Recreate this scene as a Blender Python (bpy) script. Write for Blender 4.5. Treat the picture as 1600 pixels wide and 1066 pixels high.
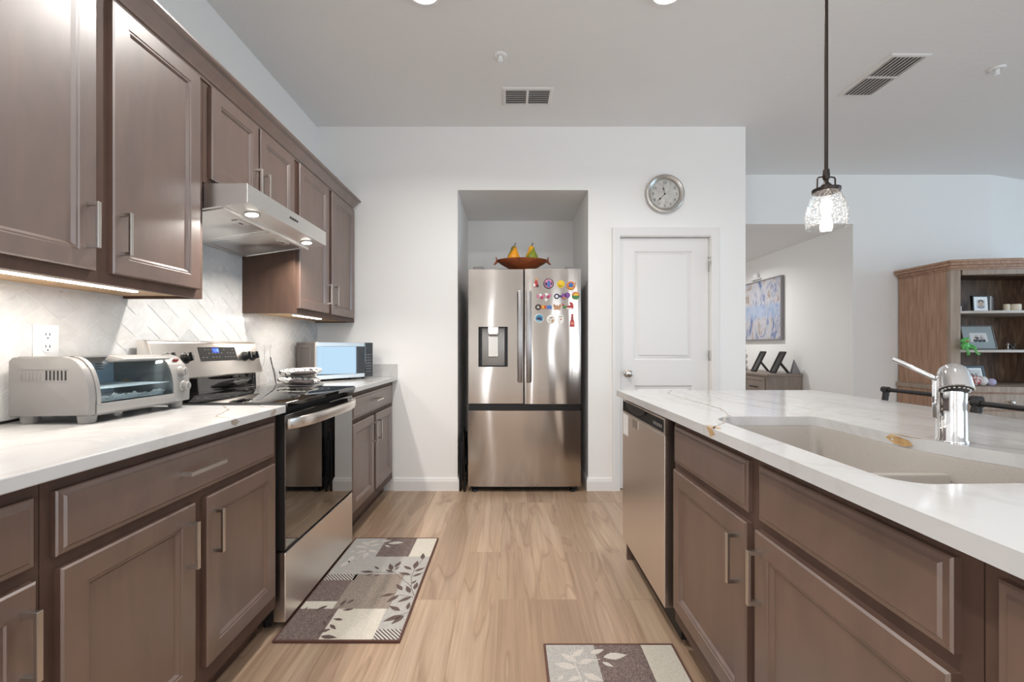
import bpy, bmesh, math, random
from math import sin, cos, pi, radians, sqrt
from mathutils import Vector, Matrix
R = random.Random(7)
SC = bpy.context.scene
COL = SC.collection
for o in list(bpy.data.objects): bpy.data.objects.remove(o)

# ---------------------------------------------------------------- camera
EYE = 1.147
cam_d = bpy.data.cameras.new('camera'); cam = bpy.data.objects.new('camera', cam_d); COL.objects.link(cam)
cam.location = (0, 0, EYE); cam.rotation_euler = (pi/2, 0, 0)
cam_d.sensor_width = 36; cam_d.lens = 670/1600*36
cam_d.shift_x = 3/1600; cam_d.shift_y = 10/1600
cam_d.clip_start = .02; cam_d.clip_end = 100
SC.camera = cam

# ---------------------------------------------------------------- world, daylight, exposure
w = bpy.data.worlds.new('daylight'); SC.world = w; w.use_nodes = True
w.node_tree.nodes['Background'].inputs[0].default_value = (.62, .8, 1, 1)
w.node_tree.nodes['Background'].inputs[1].default_value = 1.2
SC.view_settings.view_transform = 'Standard'; SC.view_settings.look = 'None'
SC.view_settings.gamma = 1; SC.view_settings.exposure = 0.48; SC.view_settings.use_curve_mapping = False
SC.cycles.use_denoising = True
SC.cycles.max_bounces = 10; SC.cycles.diffuse_bounces = 6; SC.cycles.glossy_bounces = 5
SC.cycles.transparent_max_bounces = 12; SC.cycles.caustics_reflective = False; SC.cycles.caustics_refractive = False
SC.cycles.sample_clamp_indirect = 6

def area(name, loc, rot, sx, sy, watts, col=(1, 1, 1), spread=180, shape='RECTANGLE'):
    d = bpy.data.lights.new(name, 'AREA'); d.shape = shape; d.size = sx; d.size_y = sy
    d.energy = watts; d.color = col; d.spread = radians(spread)
    o = bpy.data.objects.new(name, d); COL.objects.link(o); o.location = loc; o.rotation_euler = rot
    return o
# daylight through the back and right-hand windows, plus two added fill windows
area('back_daylight_and_fill', (-.72, -3.62, 1.15), (pi/2, 0, 0), .30, 2.1, 7, (.95, .98, 1))
area('back_daylight_and_fill', (1.20, -3.62, 1.15), (pi/2, 0, 0), .46, 2.1, 7, (.95, .98, 1))
area('back_daylight_and_fill', (2.62, -3.62, 1.15), (pi/2, 0, 0), 1.3, 2.1, 32, (.95, .98, 1))  # made-up window, frontal fill placed outside what the fridge reflects
area('left_fill_light', (-1.62, -2.0, 1.4), (pi/2, 0, -pi/2), 1.5, 1.5, 40, (.95, .98, 1))  # unseen left window, added to light the island doors
area('back_daylight_and_fill', (4.6, -3.62, 1.35), (pi/2, 0, 0), 2.4, 1.7, 14, (.70, .86, 1))
area('daylight_side_window', (7.62, .9, 1.35), (pi/2, 0, pi/2), 3.4, 1.9, 56, (.55, .80, 1))

# ---------------------------------------------------------------- materials
def lin(c):
    c = c/255
    return c/12.92 if c <= .04045 else ((c+.055)/1.055)**2.4
def L3(c): return (lin(c[0]), lin(c[1]), lin(c[2]), 1)
def mat(name, c=(200, 200, 200), rough=.5, metal=0, **k):
    m = bpy.data.materials.new(name); m.use_nodes = True
    b = m.node_tree.nodes['Principled BSDF']
    b.inputs['Base Color'].default_value = L3(c); b.inputs['Roughness'].default_value = rough
    b.inputs['Metallic'].default_value = metal
    for a, v in k.items():
        b.inputs[a].default_value = v
    return m
class NT:
    def __init__(s, m): s.m = m; s.t = m.node_tree; s.b = s.t.nodes.get('Principled BSDF')
    def n(s, typ, **k):
        q = s.t.nodes.new(typ)
        for a, v in k.items():
            if a.startswith('i_'):
                key = a[2:]; key = int(key) if key.isdigit() else key.replace('_', ' ')
                q.inputs[key].default_value = v
            else: setattr(q, a, v)
        return q
    def l(s, a, b): s.t.links.new(a, b)
    def coord(s, scale=(1, 1, 1), rot=(0, 0, 0), which='Object'):
        t = s.n('ShaderNodeTexCoord'); mp = s.n('ShaderNodeMapping')
        mp.inputs['Scale'].default_value = scale; mp.inputs['Rotation'].default_value = rot
        s.l(t.outputs[which], mp.inputs[0]); return mp.outputs[0]
    def noise(s, vec, scale=5, detail=3, rough=.5, dist=0):
        q = s.n('ShaderNodeTexNoise'); q.inputs['Scale'].default_value = scale
        q.inputs['Detail'].default_value = detail; q.inputs['Roughness'].default_value = rough
        q.inputs['Distortion'].default_value = dist
        s.l(vec, q.inputs['Vector']); return q.outputs['Fac']
    def ramp(s, fac, stops, interp='LINEAR'):
        q = s.n('ShaderNodeValToRGB'); q.color_ramp.interpolation = interp
        e = q.color_ramp.elements
        while len(e) < len(stops): e.new(.5)
        for el, (p, c) in zip(e, stops):
            el.position = p; el.color = L3(c) if max(c) > 1 else (*c, 1)
        s.l(fac, q.inputs[0]); return q.outputs[0]
    def bump(s, h, strength=.2, dist=.01):
        q = s.n('ShaderNodeBump'); q.inputs['Strength'].default_value = strength; q.inputs['Distance'].default_value = dist
        s.l(h, q.inputs['Height']); s.l(q.outputs[0], s.b.inputs['Normal']); return q
def grain(name, stops, scale=(1, 1, 1), nscale=6, rough=.4, detail=4, dist=.3, bump=0, **k):
    m = mat(name, rough=rough, **k); t = NT(m); f = t.noise(t.coord(scale), nscale, detail, .55, dist)
    t.l(t.ramp(f, stops), t.b.inputs['Base Color'])
    if bump: t.bump(f, bump)
    return m
def emit(name, c, strength):
    m = mat(name, (0, 0, 0)); b = m.node_tree.nodes['Principled BSDF']
    b.inputs['Emission Color'].default_value = L3(c); b.inputs['Emission Strength'].default_value = strength; return m
def clear_glass(name, tint=(255, 255, 255), refl=.12, rough=.02, haze=0, seeds=False):
    m = bpy.data.materials.new(name); m.use_nodes = True; t = m.node_tree; t.nodes.clear(); s = NT(m)
    out = s.n('ShaderNodeOutputMaterial'); tr = s.n('ShaderNodeBsdfTransparent'); gl = s.n('ShaderNodeBsdfGlossy')
    tr.inputs[0].default_value = L3(tint); gl.inputs['Roughness'].default_value = rough
    lf = s.n('ShaderNodeLayerWeight'); lf.inputs[0].default_value = .5; lw = s.n('ShaderNodeMath', operation='POWER'); lw.inputs[1].default_value = 3.2; s.l(lf.outputs['Facing'], lw.inputs[0])
    mx = s.n('ShaderNodeMixShader'); mr = s.n('ShaderNodeMath', operation='ADD', use_clamp=True); mr.inputs[1].default_value = refl*.4
    s.l(lw.outputs[0], mr.inputs[0]); s.l(mr.outputs[0], mx.inputs[0]); s.l(tr.outputs[0], mx.inputs[1]); s.l(gl.outputs[0], mx.inputs[2])
    last = mx.outputs[0]
    if haze:
        df = s.n('ShaderNodeBsdfTranslucent'); df.inputs[0].default_value = (1, 1, 1, 1)
        m2 = s.n('ShaderNodeMixShader'); m2.inputs[0].default_value = haze
        if seeds:
            v = s.n('ShaderNodeTexVoronoi'); v.inputs['Scale'].default_value = 130; s.l(s.coord(), v.inputs['Vector'])
            r = s.n('ShaderNodeMapRange'); r.inputs['From Min'].default_value = .1; r.inputs['From Max'].default_value = .45
            r.inputs['To Min'].default_value = .11; r.inputs['To Max'].default_value = haze
            s.l(v.outputs['Distance'], r.inputs[0]); s.l(r.outputs[0], m2.inputs[0])
        s.l(last, m2.inputs[1]); s.l(df.outputs[0], m2.inputs[2]); last = m2.outputs[0]
    s.l(last, out.inputs[0]); return m

MM = {}
def wallmat(name, c, bump):
    m = mat(name, c, .85); t = NT(m); t.bump(t.noise(t.coord(), 45, 4, .6), bump, .004); return m
MM['wall'] = wallmat('wall_paint', (240, 239, 237), .12)
MM['ceil'] = wallmat('ceiling_paint', (236, 236, 236), .5)
MM['white'] = mat('white_trim_paint', (232, 230, 228), .4)
MM['cab'] = grain('espresso_wood', [(.3, (86, 64, 54)), (.7, (104, 79, 67))], (2, 2, .6), 7, .35, 5, .6, IOR=2.3)
MM['cabframe_shaded'] = grain('espresso_frame_shaded', [(.3, (78, 59, 50)), (.7, (94, 72, 61))], (2, 2, .6), 7, .55, 5, .6, IOR=1.4)  # door wood again, darker and duller: shade between doors put into the colour
MM['cabin'] = mat('bare_birch', (205, 170, 130), .6)
MM['dark'] = mat('matte_black', (22, 19, 18), .6)  # one near-black for the range body, gaskets, grilles and slots
MM['black'] = mat('black_plastic', (12, 12, 13), .35)
MM['nickel'] = mat('brushed_nickel', (200, 195, 188), .28, 1)
MM['chrome'] = mat('chrome', (235, 235, 236), .05, 1)
MM['greyplastic'] = mat('grey_plastic', (124, 121, 119), .4)
MM['silver'] = mat('silver_paint', (150, 147, 144), .36, .35)
MM['whitep'] = mat('white_plastic', (238, 238, 238), .35)
def steel(name, c, rough, wave=0, aniso=.6):
    m = mat(name, c, rough, 1); t = NT(m)
    t.b.inputs['Anisotropic'].default_value = aniso
    tg = t.n('ShaderNodeTangent', direction_type='RADIAL', axis='Z'); t.l(tg.outputs[0], t.b.inputs['Tangent'])
    t.b.inputs['Anisotropic Rotation'].default_value = .25
    if wave:
        f = t.noise(t.coord((1.0, 1.0, .40)), 3.0, 1, .3, .1); t.bump(f, 1, wave)
    return m
MM['steel'] = steel('stainless_steel', (238, 231, 224), .30)
MM['fridge'] = steel('stainless_fridge_skin', (186, 178, 171), .13, .011, .88)
MM['pullsteel'] = mat('satin_steel_pull', (158, 156, 156), .3, 1)
MM['hood'] = steel('stainless_hood_skin', (232, 231, 229), .42)
def blackglass(name, ior, rough=.03, c=(10, 10, 11)):
    m = mat(name, c, rough); m.node_tree.nodes['Principled BSDF'].inputs['IOR'].default_value = ior; return m
MM['bglass'] = blackglass('black_glass', 2.0)
MM['ovenglass'] = blackglass('oven_door_glass', 2.6, .015)
MM['cooktop'] = blackglass('cooktop_glass', 1.9)
# white quartz with faint clouds
m = MM['quartz'] = mat('white_quartz', (232, 230, 227), .12); t = NT(m)
f = t.noise(t.coord((1, .5, 1)), 2.6, 5, .6, 1.2)
t.l(t.ramp(f, [(.44, (200, 199, 198)), (.5, (193, 191, 189)), (.53, (200, 199, 198))]), t.b.inputs['Base Color'])
MM['vein'] = grain('quartz_vein', [(.35, (150, 137, 124)), (.65, (184, 174, 163))], (1, 1, 1), 30, .15)
MM['veinb'] = grain('quartz_vein_tan', [(.35, (176, 138, 92)), (.65, (200, 168, 122))], (1, 1, 1), 40, .15)
for k, c in (('tile0', (226, 225, 223)), ('tile1', (219, 218, 217)), ('tile2', (223, 221, 218)), ('tile3', (208, 208, 207))):
    m = MM[k] = mat('marble_tile', c, .14); t = NT(m)
    f = t.noise(t.coord((1, 1, 1)), 9, 6, .62, 1.6)
    a = tuple(max(0, v-9) for v in c)
    t.l(t.ramp(f, [(.38, c), (.5, a), (.56, c)]), t.b.inputs['Base Color'])
MM['grout'] = mat('tile_grout', (226, 224, 222), .8)
# oak plank floor
m = MM['floor'] = mat('oak_plank_floor', rough=.34); t = NT(m)
vec = t.coord((1, 1, 1), (0, 0, pi/2))
bk = t.n('ShaderNodeTexBrick'); bk.offset = .37; bk.offset_frequency = 3
for k_, v in (('Scale', 1), ('Mortar Size', .0012), ('Mortar Smooth', .2), ('Brick Width', 1.22), ('Row Height', .178), ('Bias', 0)): bk.inputs[k_].default_value = v
bk.inputs['Color1'].default_value = (0, 0, 0, 1); bk.inputs['Color2'].default_value = (1, 1, 1, 1); bk.inputs['Mortar'].default_value = (.5, .5, .5, 1)
t.l(vec, bk.inputs['Vector'])
sep = t.n('ShaderNodeSeparateColor'); t.l(bk.outputs['Color'], sep.inputs[0])
off = t.n('ShaderNodeVectorMath', operation='MULTIPLY_ADD'); off.inputs[1].default_value = (1, 1, 1)
cmb = t.n('ShaderNodeCombineXYZ')
mul = t.n('ShaderNodeMath', operation='MULTIPLY'); mul.inputs[1].default_value = 37.0; t.l(sep.outputs[0], mul.inputs[0]); t.l(mul.outputs[0], cmb.inputs[0]); t.l(mul.outputs[0], cmb.inputs[2])
t.l(t.coord((1, .11, 1)), off.inputs[0]); t.l(cmb.outputs[0], off.inputs[2])
f1 = t.noise(off.outputs[0], 7.5, 2, .45, 1.1)          # broad cathedral bands
off2 = t.n('ShaderNodeVectorMath', operation='MULTIPLY_ADD'); off2.inputs[1].default_value = (1, 1, 1)
t.l(t.coord((1, .035, 1)), off2.inputs[0]); t.l(cmb.outputs[0], off2.inputs[2])
f2 = t.noise(off2.outputs[0], 60, 4, .6, .4)            # fine grain
c1 = t.ramp(f1, [(.34, (198, 173, 150)), (.46, (191, 165, 141)), (.505, (168, 141, 119)), (.52, (186, 159, 135)), (.68, (180, 153, 130))])
c2 = t.ramp(f2, [(.3, (225, 225, 225)), (.7, (255, 255, 255))])
mx = t.n('ShaderNodeMix', data_type='RGBA', blend_type='MULTIPLY'); mx.inputs[0].default_value = 1
t.l(c1, mx.inputs[6]); t.l(c2, mx.inputs[7])
c3 = t.ramp(sep.outputs[0], [(0, (226, 222, 218)), (1, (255, 253, 250))])
mx2 = t.n('ShaderNodeMix', data_type='RGBA', blend_type='MULTIPLY'); mx2.inputs[0].default_value = 1
t.l(mx.outputs[2], mx2.inputs[6]); t.l(c3, mx2.inputs[7])
mx3 = t.n('ShaderNodeMix', data_type='RGBA'); t.l(bk.outputs['Fac'], mx3.inputs[0]); t.l(mx2.outputs[2], mx3.inputs[6]); mx3.inputs[7].default_value = L3((150, 122, 98))
t.l(mx3.outputs[2], t.b.inputs['Base Color'])
t.bump(f2, .05, .002)
def weave(name, a, b, s=260):
    m = mat(name, a, .95); t = NT(m); f = t.noise(t.coord(), s, 2, .8); t.l(t.ramp(f, [(.42, a), (.62, b)]), t.b.inputs['Base Color']); t.bump(f, .6, .004); return m
MM['r_brown'] = weave('rug_brown', (88, 72, 70), (140, 124, 118))
MM['r_taupe'] = weave('rug_taupe', (128, 114, 104), (162, 150, 138))
MM['r_grey'] = weave('rug_grey', (160, 156, 152), (188, 184, 178))
MM['r_cream'] = weave('rug_cream', (196, 188, 174), (214, 208, 196))
MM['r_leaf'] = weave('rug_leaf', (82, 66, 62), (104, 88, 82))
MM['r_wleaf'] = weave('rug_pale_leaf', (190, 182, 174), (208, 202, 194))
MM['r_bind'] = mat('rug_binding', (92, 62, 54), .8)
m = MM['r_hatch'] = mat('rug_hatch', (100, 92, 90), .95); t = NT(m)
wv = t.n('ShaderNodeTexWave', wave_type='BANDS', bands_direction='DIAGONAL'); wv.inputs['Scale'].default_value = 38; t.l(t.coord((1, 1, 0)), wv.inputs[0])
t.l(t.ramp(wv.outputs['Fac'], [(.4, (84, 74, 72)), (.6, (196, 190, 182))]), t.b.inputs['Base Color'])
MM['hutch'] = grain('hutch_wood', [(.3, (152, 116, 94)), (.7, (186, 151, 126))], (9, 9, .7), 5, .5, 5, .4)
MM['hutchlight'] = grain('hutch_pale_wood', [(.3, (150, 132, 118)), (.7, (176, 158, 142))], (9, 9, .7), 5, .5, 5, .4)
MM['hutchdark'] = grain('hutch_dark_back', [(.3, (66, 49, 38)), (.55, (108, 83, 64)), (.8, (146, 116, 90))], (4, 4, .9), 5, .55, 5, .8)
MM['console'] = grain('console_wood', [(.3, (128, 116, 108)), (.7, (150, 138, 128))], (6, 6, .7), 6, .55, 5)
MM['granite'] = grain('sink_composite', [(.35, (168, 161, 154)), (.65, (174, 167, 160))], (1, 1, 1), 240, .42, 3)
MM['bronze'] = mat('oil_rubbed_bronze', (58, 50, 46), .4, .7)
MM['blkmetal'] = mat('black_metal', (52, 50, 50), .45, .5)

# ---------------------------------------------------------------- mesh builder
ORG = {}
class MB:
    def __init__(s): s.bm = bmesh.new(); s.mi = 0
    def f(s, vs):
        vs = [v if isinstance(v, bmesh.types.BMVert) else s.bm.verts.new(v) for v in vs]
        try:
            q = s.bm.faces.new(vs); q.material_index = s.mi; return q
        except ValueError: return None
    def bevel(s, fs, off, seg=2):
        if off <= 0: return
        es = list({e for q in fs for e in q.edges})
        bmesh.ops.bevel(s.bm, geom=es, offset=off, segments=seg, affect='EDGES', profile=.5, clamp_overlap=True, material=-1)
    def box(s, x0, x1, y0, y1, z0, z1, bev=0, seg=2):
        v = [s.bm.verts.new((x, y, z)) for x in (x0, x1) for y in (y0, y1) for z in (z0, z1)]
        fs = [s.f([v[i] for i in q]) for q in ((0, 1, 3, 2), (4, 6, 7, 5), (0, 4, 5, 1), (2, 3, 7, 6), (0, 2, 6, 4), (1, 5, 7, 3))]
        s.bevel(fs, bev, seg); return s
    def obox(s, c, ax, hs, bev=0):
        """box about c with three axis vectors ax and half sizes hs"""
        c = Vector(c); A = [Vector(a).normalized()*h for a, h in zip(ax, hs)]
        v = [s.bm.verts.new(c+A[0]*i+A[1]*j+A[2]*k) for i in (-1, 1) for j in (-1, 1) for k in (-1, 1)]
        fs = [s.f([v[i] for i in q]) for q in ((0, 1, 3, 2), (4, 6, 7, 5), (0, 4, 5, 1), (2, 3, 7, 6), (0, 2, 6, 4), (1, 5, 7, 3))]
        s.bevel(fs, bev); return s
    def prism(s, poly, axis, a0, a1, bev=0):
        def P(p, a): return (a, p[0], p[1]) if axis == 'X' else (p[0], a, p[1]) if axis == 'Y' else (p[0], p[1], a)
        A = [s.bm.verts.new(P(p, a0)) for p in poly]; Bv = [s.bm.verts.new(P(p, a1)) for p in poly]; n = len(poly)
        fs = [s.f(A), s.f(Bv[::-1])] + [s.f([A[i], A[(i+1) % n], Bv[(i+1) % n], Bv[i]]) for i in range(n)]
        if bev: s.bevel([q for q in fs if q], bev)
        return s
    def loops(s, Ls, cap0=True, cap1=True, closed=True):
        V = [[s.bm.verts.new(p) for p in l] for l in Ls]; n = len(V[0])
        for a, b in zip(V, V[1:]):
            for i in range(n if closed else n-1): s.f([a[i], a[(i+1) % n], b[(i+1) % n], b[i]])
        if cap0: s.f(V[0])
        if cap1: s.f(V[-1][::-1])
        return s
    def rl(s, O, u, v, n, w, h, prof, cap0=True, cap1=True, mis=None):
        """nested rectangles: prof = [(inset, height along n)...]; mis = material of each ring"""
        O, u, v, n = Vector(O), Vector(u), Vector(v), Vector(n); V = []
        for ins, d in prof:
            V.append([s.bm.verts.new(O+u*a+v*b+n*d) for a, b in ((ins, ins), (w-ins, ins), (w-ins, h-ins), (ins, h-ins))])
        for k, (a, b) in enumerate(zip(V, V[1:])):
            if mis: s.mi = mis[k]
            for i in range(4): s.f([a[i], a[(i+1) % 4], b[(i+1) % 4], b[i]])
        if cap0: s.f(V[0][::-1])
        if mis: s.mi = mis[-1]
        if cap1: s.f(V[-1])
        return s
    def tube(s, pts, r, seg=10, caps=True):
        pts = [Vector(p) for p in pts]; n = len(pts); Ls = []
        up = None
        for i, p in enumerate(pts):
            d = (pts[min(i+1, n-1)]-pts[max(i-1, 0)]).normalized()
            if up is None:
                up = Vector((0, 0, 1)) if abs(d.z) < .9 else Vector((1, 0, 0))
            a = (up-d*up.dot(d)).normalized(); b = d.cross(a); up = a
            rr = r[i] if isinstance(r, (list, tuple)) else r
            Ls.append([p+a*rr*cos(2*pi*k/seg)+b*rr*sin(2*pi*k/seg) for k in range(seg)])
        return s.loops(Ls, caps, caps)
    def cyl(s, p0, p1, r0, r1=None, seg=24): return s.tube([p0, p1], [r0, r1 if r1 is not None else r0], seg)
    def lathe(s, prof, c=(0, 0, 0), d=(0, 0, 1), seg=32, cap0=True, cap1=True, sx=1, sy=1):
        c, d = Vector(c), Vector(d).normalized(); up = Vector((0, 0, 1)) if abs(d.z) < .9 else Vector((1, 0, 0))
        a = (up-d*up.dot(d)).normalized(); b = d.cross(a)
        return s.loops([[c+d*z+a*r*sx*cos(2*pi*k/seg)+b*r*sy*sin(2*pi*k/seg) for k in range(seg)] for r, z in prof], cap0, cap1)
    def blob(s, c, rx, ry, rz, e=1, rot=None, seg=20, rings=12, wob=0):
        c = Vector(c); Ls = []
        pw = lambda x: math.copysign(abs(x)**e, x)
        for j in range(1, rings):
            ph = -pi/2+pi*j/rings
            l = []
            for k in range(seg):
                th = 2*pi*k/seg; q = Vector((rx*pw(cos(ph))*pw(cos(th)), ry*pw(cos(ph))*pw(sin(th)), rz*pw(sin(ph))))
                if wob: q *= 1+R.uniform(-wob, wob)
                if rot: q = rot @ q
                l.append(c+q)
            Ls.append(l)
        V = [[s.bm.verts.new(p) for p in l] for l in Ls]
        for a, b in zip(V, V[1:]):
            for i in range(seg): s.f([a[i], a[(i+1) % seg], b[(i+1) % seg], b[i]])
        z = Vector((0, 0, rz)); z = rot @ z if rot else z
        t0, t1 = s.bm.verts.new(c-z), s.bm.verts.new(c+z)
        for i in range(seg): s.f([V[0][(i+1) % seg], V[0][i], t0]); s.f([V[-1][i], V[-1][(i+1) % seg], t1])
        return s
    def holed(s, outer, holes, z0, z1):
        """slab with holes, outlines in XY"""
        rings = []
        for z in (z0, z1):
            rr = []; es = []
            for l in [outer]+holes:
                vs = [s.bm.verts.new((p[0], p[1], z)) for p in l]; rr.append(vs)
                es += [s.bm.edges.new((vs[i], vs[(i+1) % len(vs)])) for i in range(len(vs))]
            g = bmesh.ops.triangle_fill(s.bm, use_beauty=True, use_dissolve=False, edges=es)
            for q in g['geom']:
                if isinstance(q, bmesh.types.BMFace): q.material_index = s.mi
            rings.append(rr)
        for a, b in zip(*rings):
            for i in range(len(a)): s.f([a[i], a[(i+1) % len(a)], b[(i+1) % len(a)], b[i]])
        return s
    def build(s, name, mats, parent=None, smooth=35, recalc=True):
        if recalc: bmesh.ops.recalc_face_normals(s.bm, faces=s.bm.faces[:])
        if parent is None:
            co = [v.co for v in s.bm.verts]
            org = Vector(((min(c.x for c in co)+max(c.x for c in co))/2, (min(c.y for c in co)+max(c.y for c in co))/2, min(c.z for c in co)))
        else: org = ORG[parent.name]
        bmesh.ops.translate(s.bm, verts=s.bm.verts[:], vec=-org)
        me = bpy.data.meshes.new(name); s.bm.to_mesh(me); s.bm.free()
        for m in (mats if isinstance(mats, (list, tuple)) else [mats]): me.materials.append(MM[m] if isinstance(m, str) else m)
        if smooth:
            me.shade_smooth(); me.set_sharp_from_angle(angle=radians(smooth))
        o = bpy.data.objects.new(name, me); COL.objects.link(o)
        if parent is None: o.location = org
        else: o.parent = parent
        ORG[o.name] = org
        return o
def tag(o, label=None, cat=None, group=None, kind=None):
    if label: o['label'] = label
    if cat: o['category'] = cat
    if group: o['group'] = group
    if kind: o['kind'] = kind
    return o
def thing(name, label, cat, loc, group=None):
    o = bpy.data.objects.new(name, None); COL.objects.link(o); o.location = loc; o.empty_display_size = .05
    ORG[o.name] = Vector(loc); return tag(o, label, cat, group)
def struct(o): o['kind'] = 'structure'; return o
def place(o, loc, rz=0):
    o.location = loc; o.rotation_euler = (0, 0, rz); return o
def copy_tree(o, parent=None):
    c = o.copy(); COL.objects.link(c)
    if parent: c.parent = parent
    for ch in list(o.children): copy_tree(ch, c)
    return c
def text_faces(mb, txt, size, O, u, v, n, lift=.0006, align='CENTER', bold=0):
    cu = bpy.data.curves.new('lettering', 'FONT'); cu.body = txt; cu.size = size; cu.align_x = align; cu.align_y = 'CENTER'; cu.offset = bold
    ob = bpy.data.objects.new('lettering', cu); COL.objects.link(ob)
    me = bpy.data.meshes.new_from_object(ob.evaluated_get(bpy.context.evaluated_depsgraph_get()))
    bpy.data.objects.remove(ob); bpy.data.curves.remove(cu)
    O, u, v, n = Vector(O), Vector(u), Vector(v), Vector(n)
    vs = [mb.bm.verts.new(O+u*q.co.x+v*q.co.y+n*lift) for q in me.vertices]
    for p in me.polygons:
        try:
            q = mb.bm.faces.new([vs[i] for i in p.vertices]); q.material_index = mb.mi
        except ValueError: pass
    bpy.data.meshes.remove(me)
X, Y, Z = Vector((1, 0, 0)), Vector((0, 1, 0)), Vector((0, 0, 1))
# ================================================================ the room
WL, WF, CH = -1.549, 3.436, 2.916      # left wall, far wall, ceiling height
struct(MB().box(-1.75, 7.7, -3.7, 7.6, -.1, 0).build('floor', 'floor', smooth=0))
struct(MB().box(-1.75, 7.7, -3.7, 5.3, CH, CH+.1).build('ceiling', 'ceil', smooth=0))
m_ = MB()
for q_ in ((-3.7, -2.76, 0, CH), (-2.76, -1.24, 0, .62), (-2.76, -1.24, 2.18, CH), (-1.24, WF+.9, 0, CH)): m_.box(WL-.15, WL, *q_)
struct(m_.build('wall_left', 'wall', smooth=0))
m_ = MB()
YB = 4.39
m_.box(WL, -.42, WF, YB, 0, CH)                       # left of the fridge recess
m_.box(-.42, .626, WF, YB, 2.408, CH)                 # over the recess
m_.box(-.42, .626, 4.27, YB, 0, 2.408)                # back of the recess
m_.box(.626, .882, WF, YB, 0, CH)
m_.box(.882, 1.605, WF, YB, 2.035, CH)                # over the pantry door
m_.box(.882, 1.605, WF+.14, YB, 0, 2.035)
m_.box(1.605, 1.887, WF, YB, 0, CH)
struct(m_.build('wall_kitchen_far', 'wall', smooth=0))
m_ = MB()
m_.box(1.887, 3.51, YB, YB+.12, 2.41, CH)             # header over the hall opening
m_.box(3.51, 4.92, YB, YB+.12, 0, CH)
m_.prism([(4.92, YB), (7.6, YB+.73), (7.6, YB+.85), (4.92, YB+.12)], 'Z', 0, CH)
struct(m_.build('wall_living_far', 'wall', smooth=0))
struct(MB().box(3.51, 3.63, YB+.12, 7.5, 0, 2.41).build('wall_hall_right', 'wall', smooth=0))
struct(MB().box(1.767, 1.887, YB, 7.5, 0, 2.41).build('wall_hall_left', 'wall', smooth=0))
struct(MB().box(1.767, 3.63, 7.5, 7.6, 0, 2.5).build('wall_hall_end', 'wall', smooth=0))
struct(MB().box(1.767, 3.63, YB+.12, 7.5, 2.41, 2.5).build('ceiling_hall', 'ceil', smooth=0))
def holed_wall(name, horiz, at0, at1, a0, a1, openings):
    m_ = MB(); xs = sorted(openings); cur = a0
    def put(p0, p1, z0, z1):
        if horiz: m_.box(p0, p1, at0, at1, z0, z1)
        else: m_.box(at0, at1, p0, p1, z0, z1)
    for p0, p1, z0, z1 in xs:
        put(cur, p0, 0, CH)
        if z0 > 0: put(p0, p1, 0, z0)
        put(p0, p1, z1, CH); cur = p1
    put(cur, a1, 0, CH)
    return struct(m_.build(name, 'wall', smooth=0))
holed_wall('wall_back', True, -3.6, -3.45, -1.7, 7.6, [(-.89, -.55, .05, 2.2), (.95, 1.45, .05, 2.2), (1.95, 3.3, .05, 2.2), (3.45, 5.8, .5, 2.2)])
holed_wall('wall_right', False, 7.55, 7.7, -3.6, 5.3, [(-.8, 2.6, .4, 2.3)])
def window(name, a0, a1, z0, z1, at, horiz):
    m_ = MB()
    def bar(p0, p1, q0, q1):
        if horiz: m_.box(p0, p1, at-.03, at+.03, q0, q1)
        else: m_.box(at-.03, at+.03, p0, p1, q0, q1)
    t = .05
    bar(a0, a1, z0, z0+t); bar(a0, a1, z1-t, z1); bar(a0, a0+t, z0+t, z1-t); bar(a1-t, a1, z0+t, z1-t)
    c = (a0+a1)/2; bar(c-.025, c+.025, z0+t, z1-t)
    return struct(m_.build(name, 'white', smooth=0))
window('window_1', -.89, -.55, .05, 2.2, -3.52, True)
window('window_2', .95, 1.45, .05, 2.2, -3.52, True)
window('added_window_3', 1.95, 3.3, .05, 2.2, -3.52, True)  # made up to carry the extra fill from behind
window('window_4', 3.45, 5.8, .5, 2.2, -3.52, True)
window('added_window_6', -2.76, -1.24, .62, 2.18, WL-.05, False)  # added opening for the left fill light, out of view
window('window_5', -.8, 2.6, .4, 2.3, 7.62, False)
# baseboards
def baseboard(name, pts):
    """pts: run along the wall foot, board grows to the left of the run"""
    m_ = MB()
    prof = [(0, 0), (.014, 0), (.014, .075), (.010, .088), (.010, .092), (.004, .105), (0, .105)]
    P = [Vector((*p, 0)) for p in pts]; Ls = []
    for i, p in enumerate(P):
        d0 = (P[i]-P[i-1]).normalized() if i else (P[1]-P[0]).normalized()
        d1 = (P[i+1]-P[i]).normalized() if i < len(P)-1 else d0
        n0, n1 = Vector((-d0.y, d0.x, 0)), Vector((-d1.y, d1.x, 0)); nn = (n0+n1).normalized(); k = 1/max(.3, nn.dot(n0))
        Ls.append([p+nn*k*a+Z*b for a, b in prof])
    m_.loops(Ls)
    return struct(m_.build(name, 'white', smooth=0))
baseboard('baseboard_kitchen_far', [(-.42, 4.265), (-.42, WF), (-.93, WF)][:3])
baseboard('baseboard_fridge_side', [(.819, WF), (.626, WF), (.626, 4.265)])
baseboard('baseboard_pantry_side', [(1.887, WF), (1.672, WF)])
baseboard('baseboard_living', [(4.92, YB), (3.51, YB), (3.51, 7.5)])
# pantry door
d = thing('door_1', 'white two panel pantry door under the round wall clock', 'door', (1.2435, WF, 0)); d['kind'] = 'structure'
m_ = MB(); W_, H_ = .717, 2.026; x0 = .885; yf = WF+.03
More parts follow.
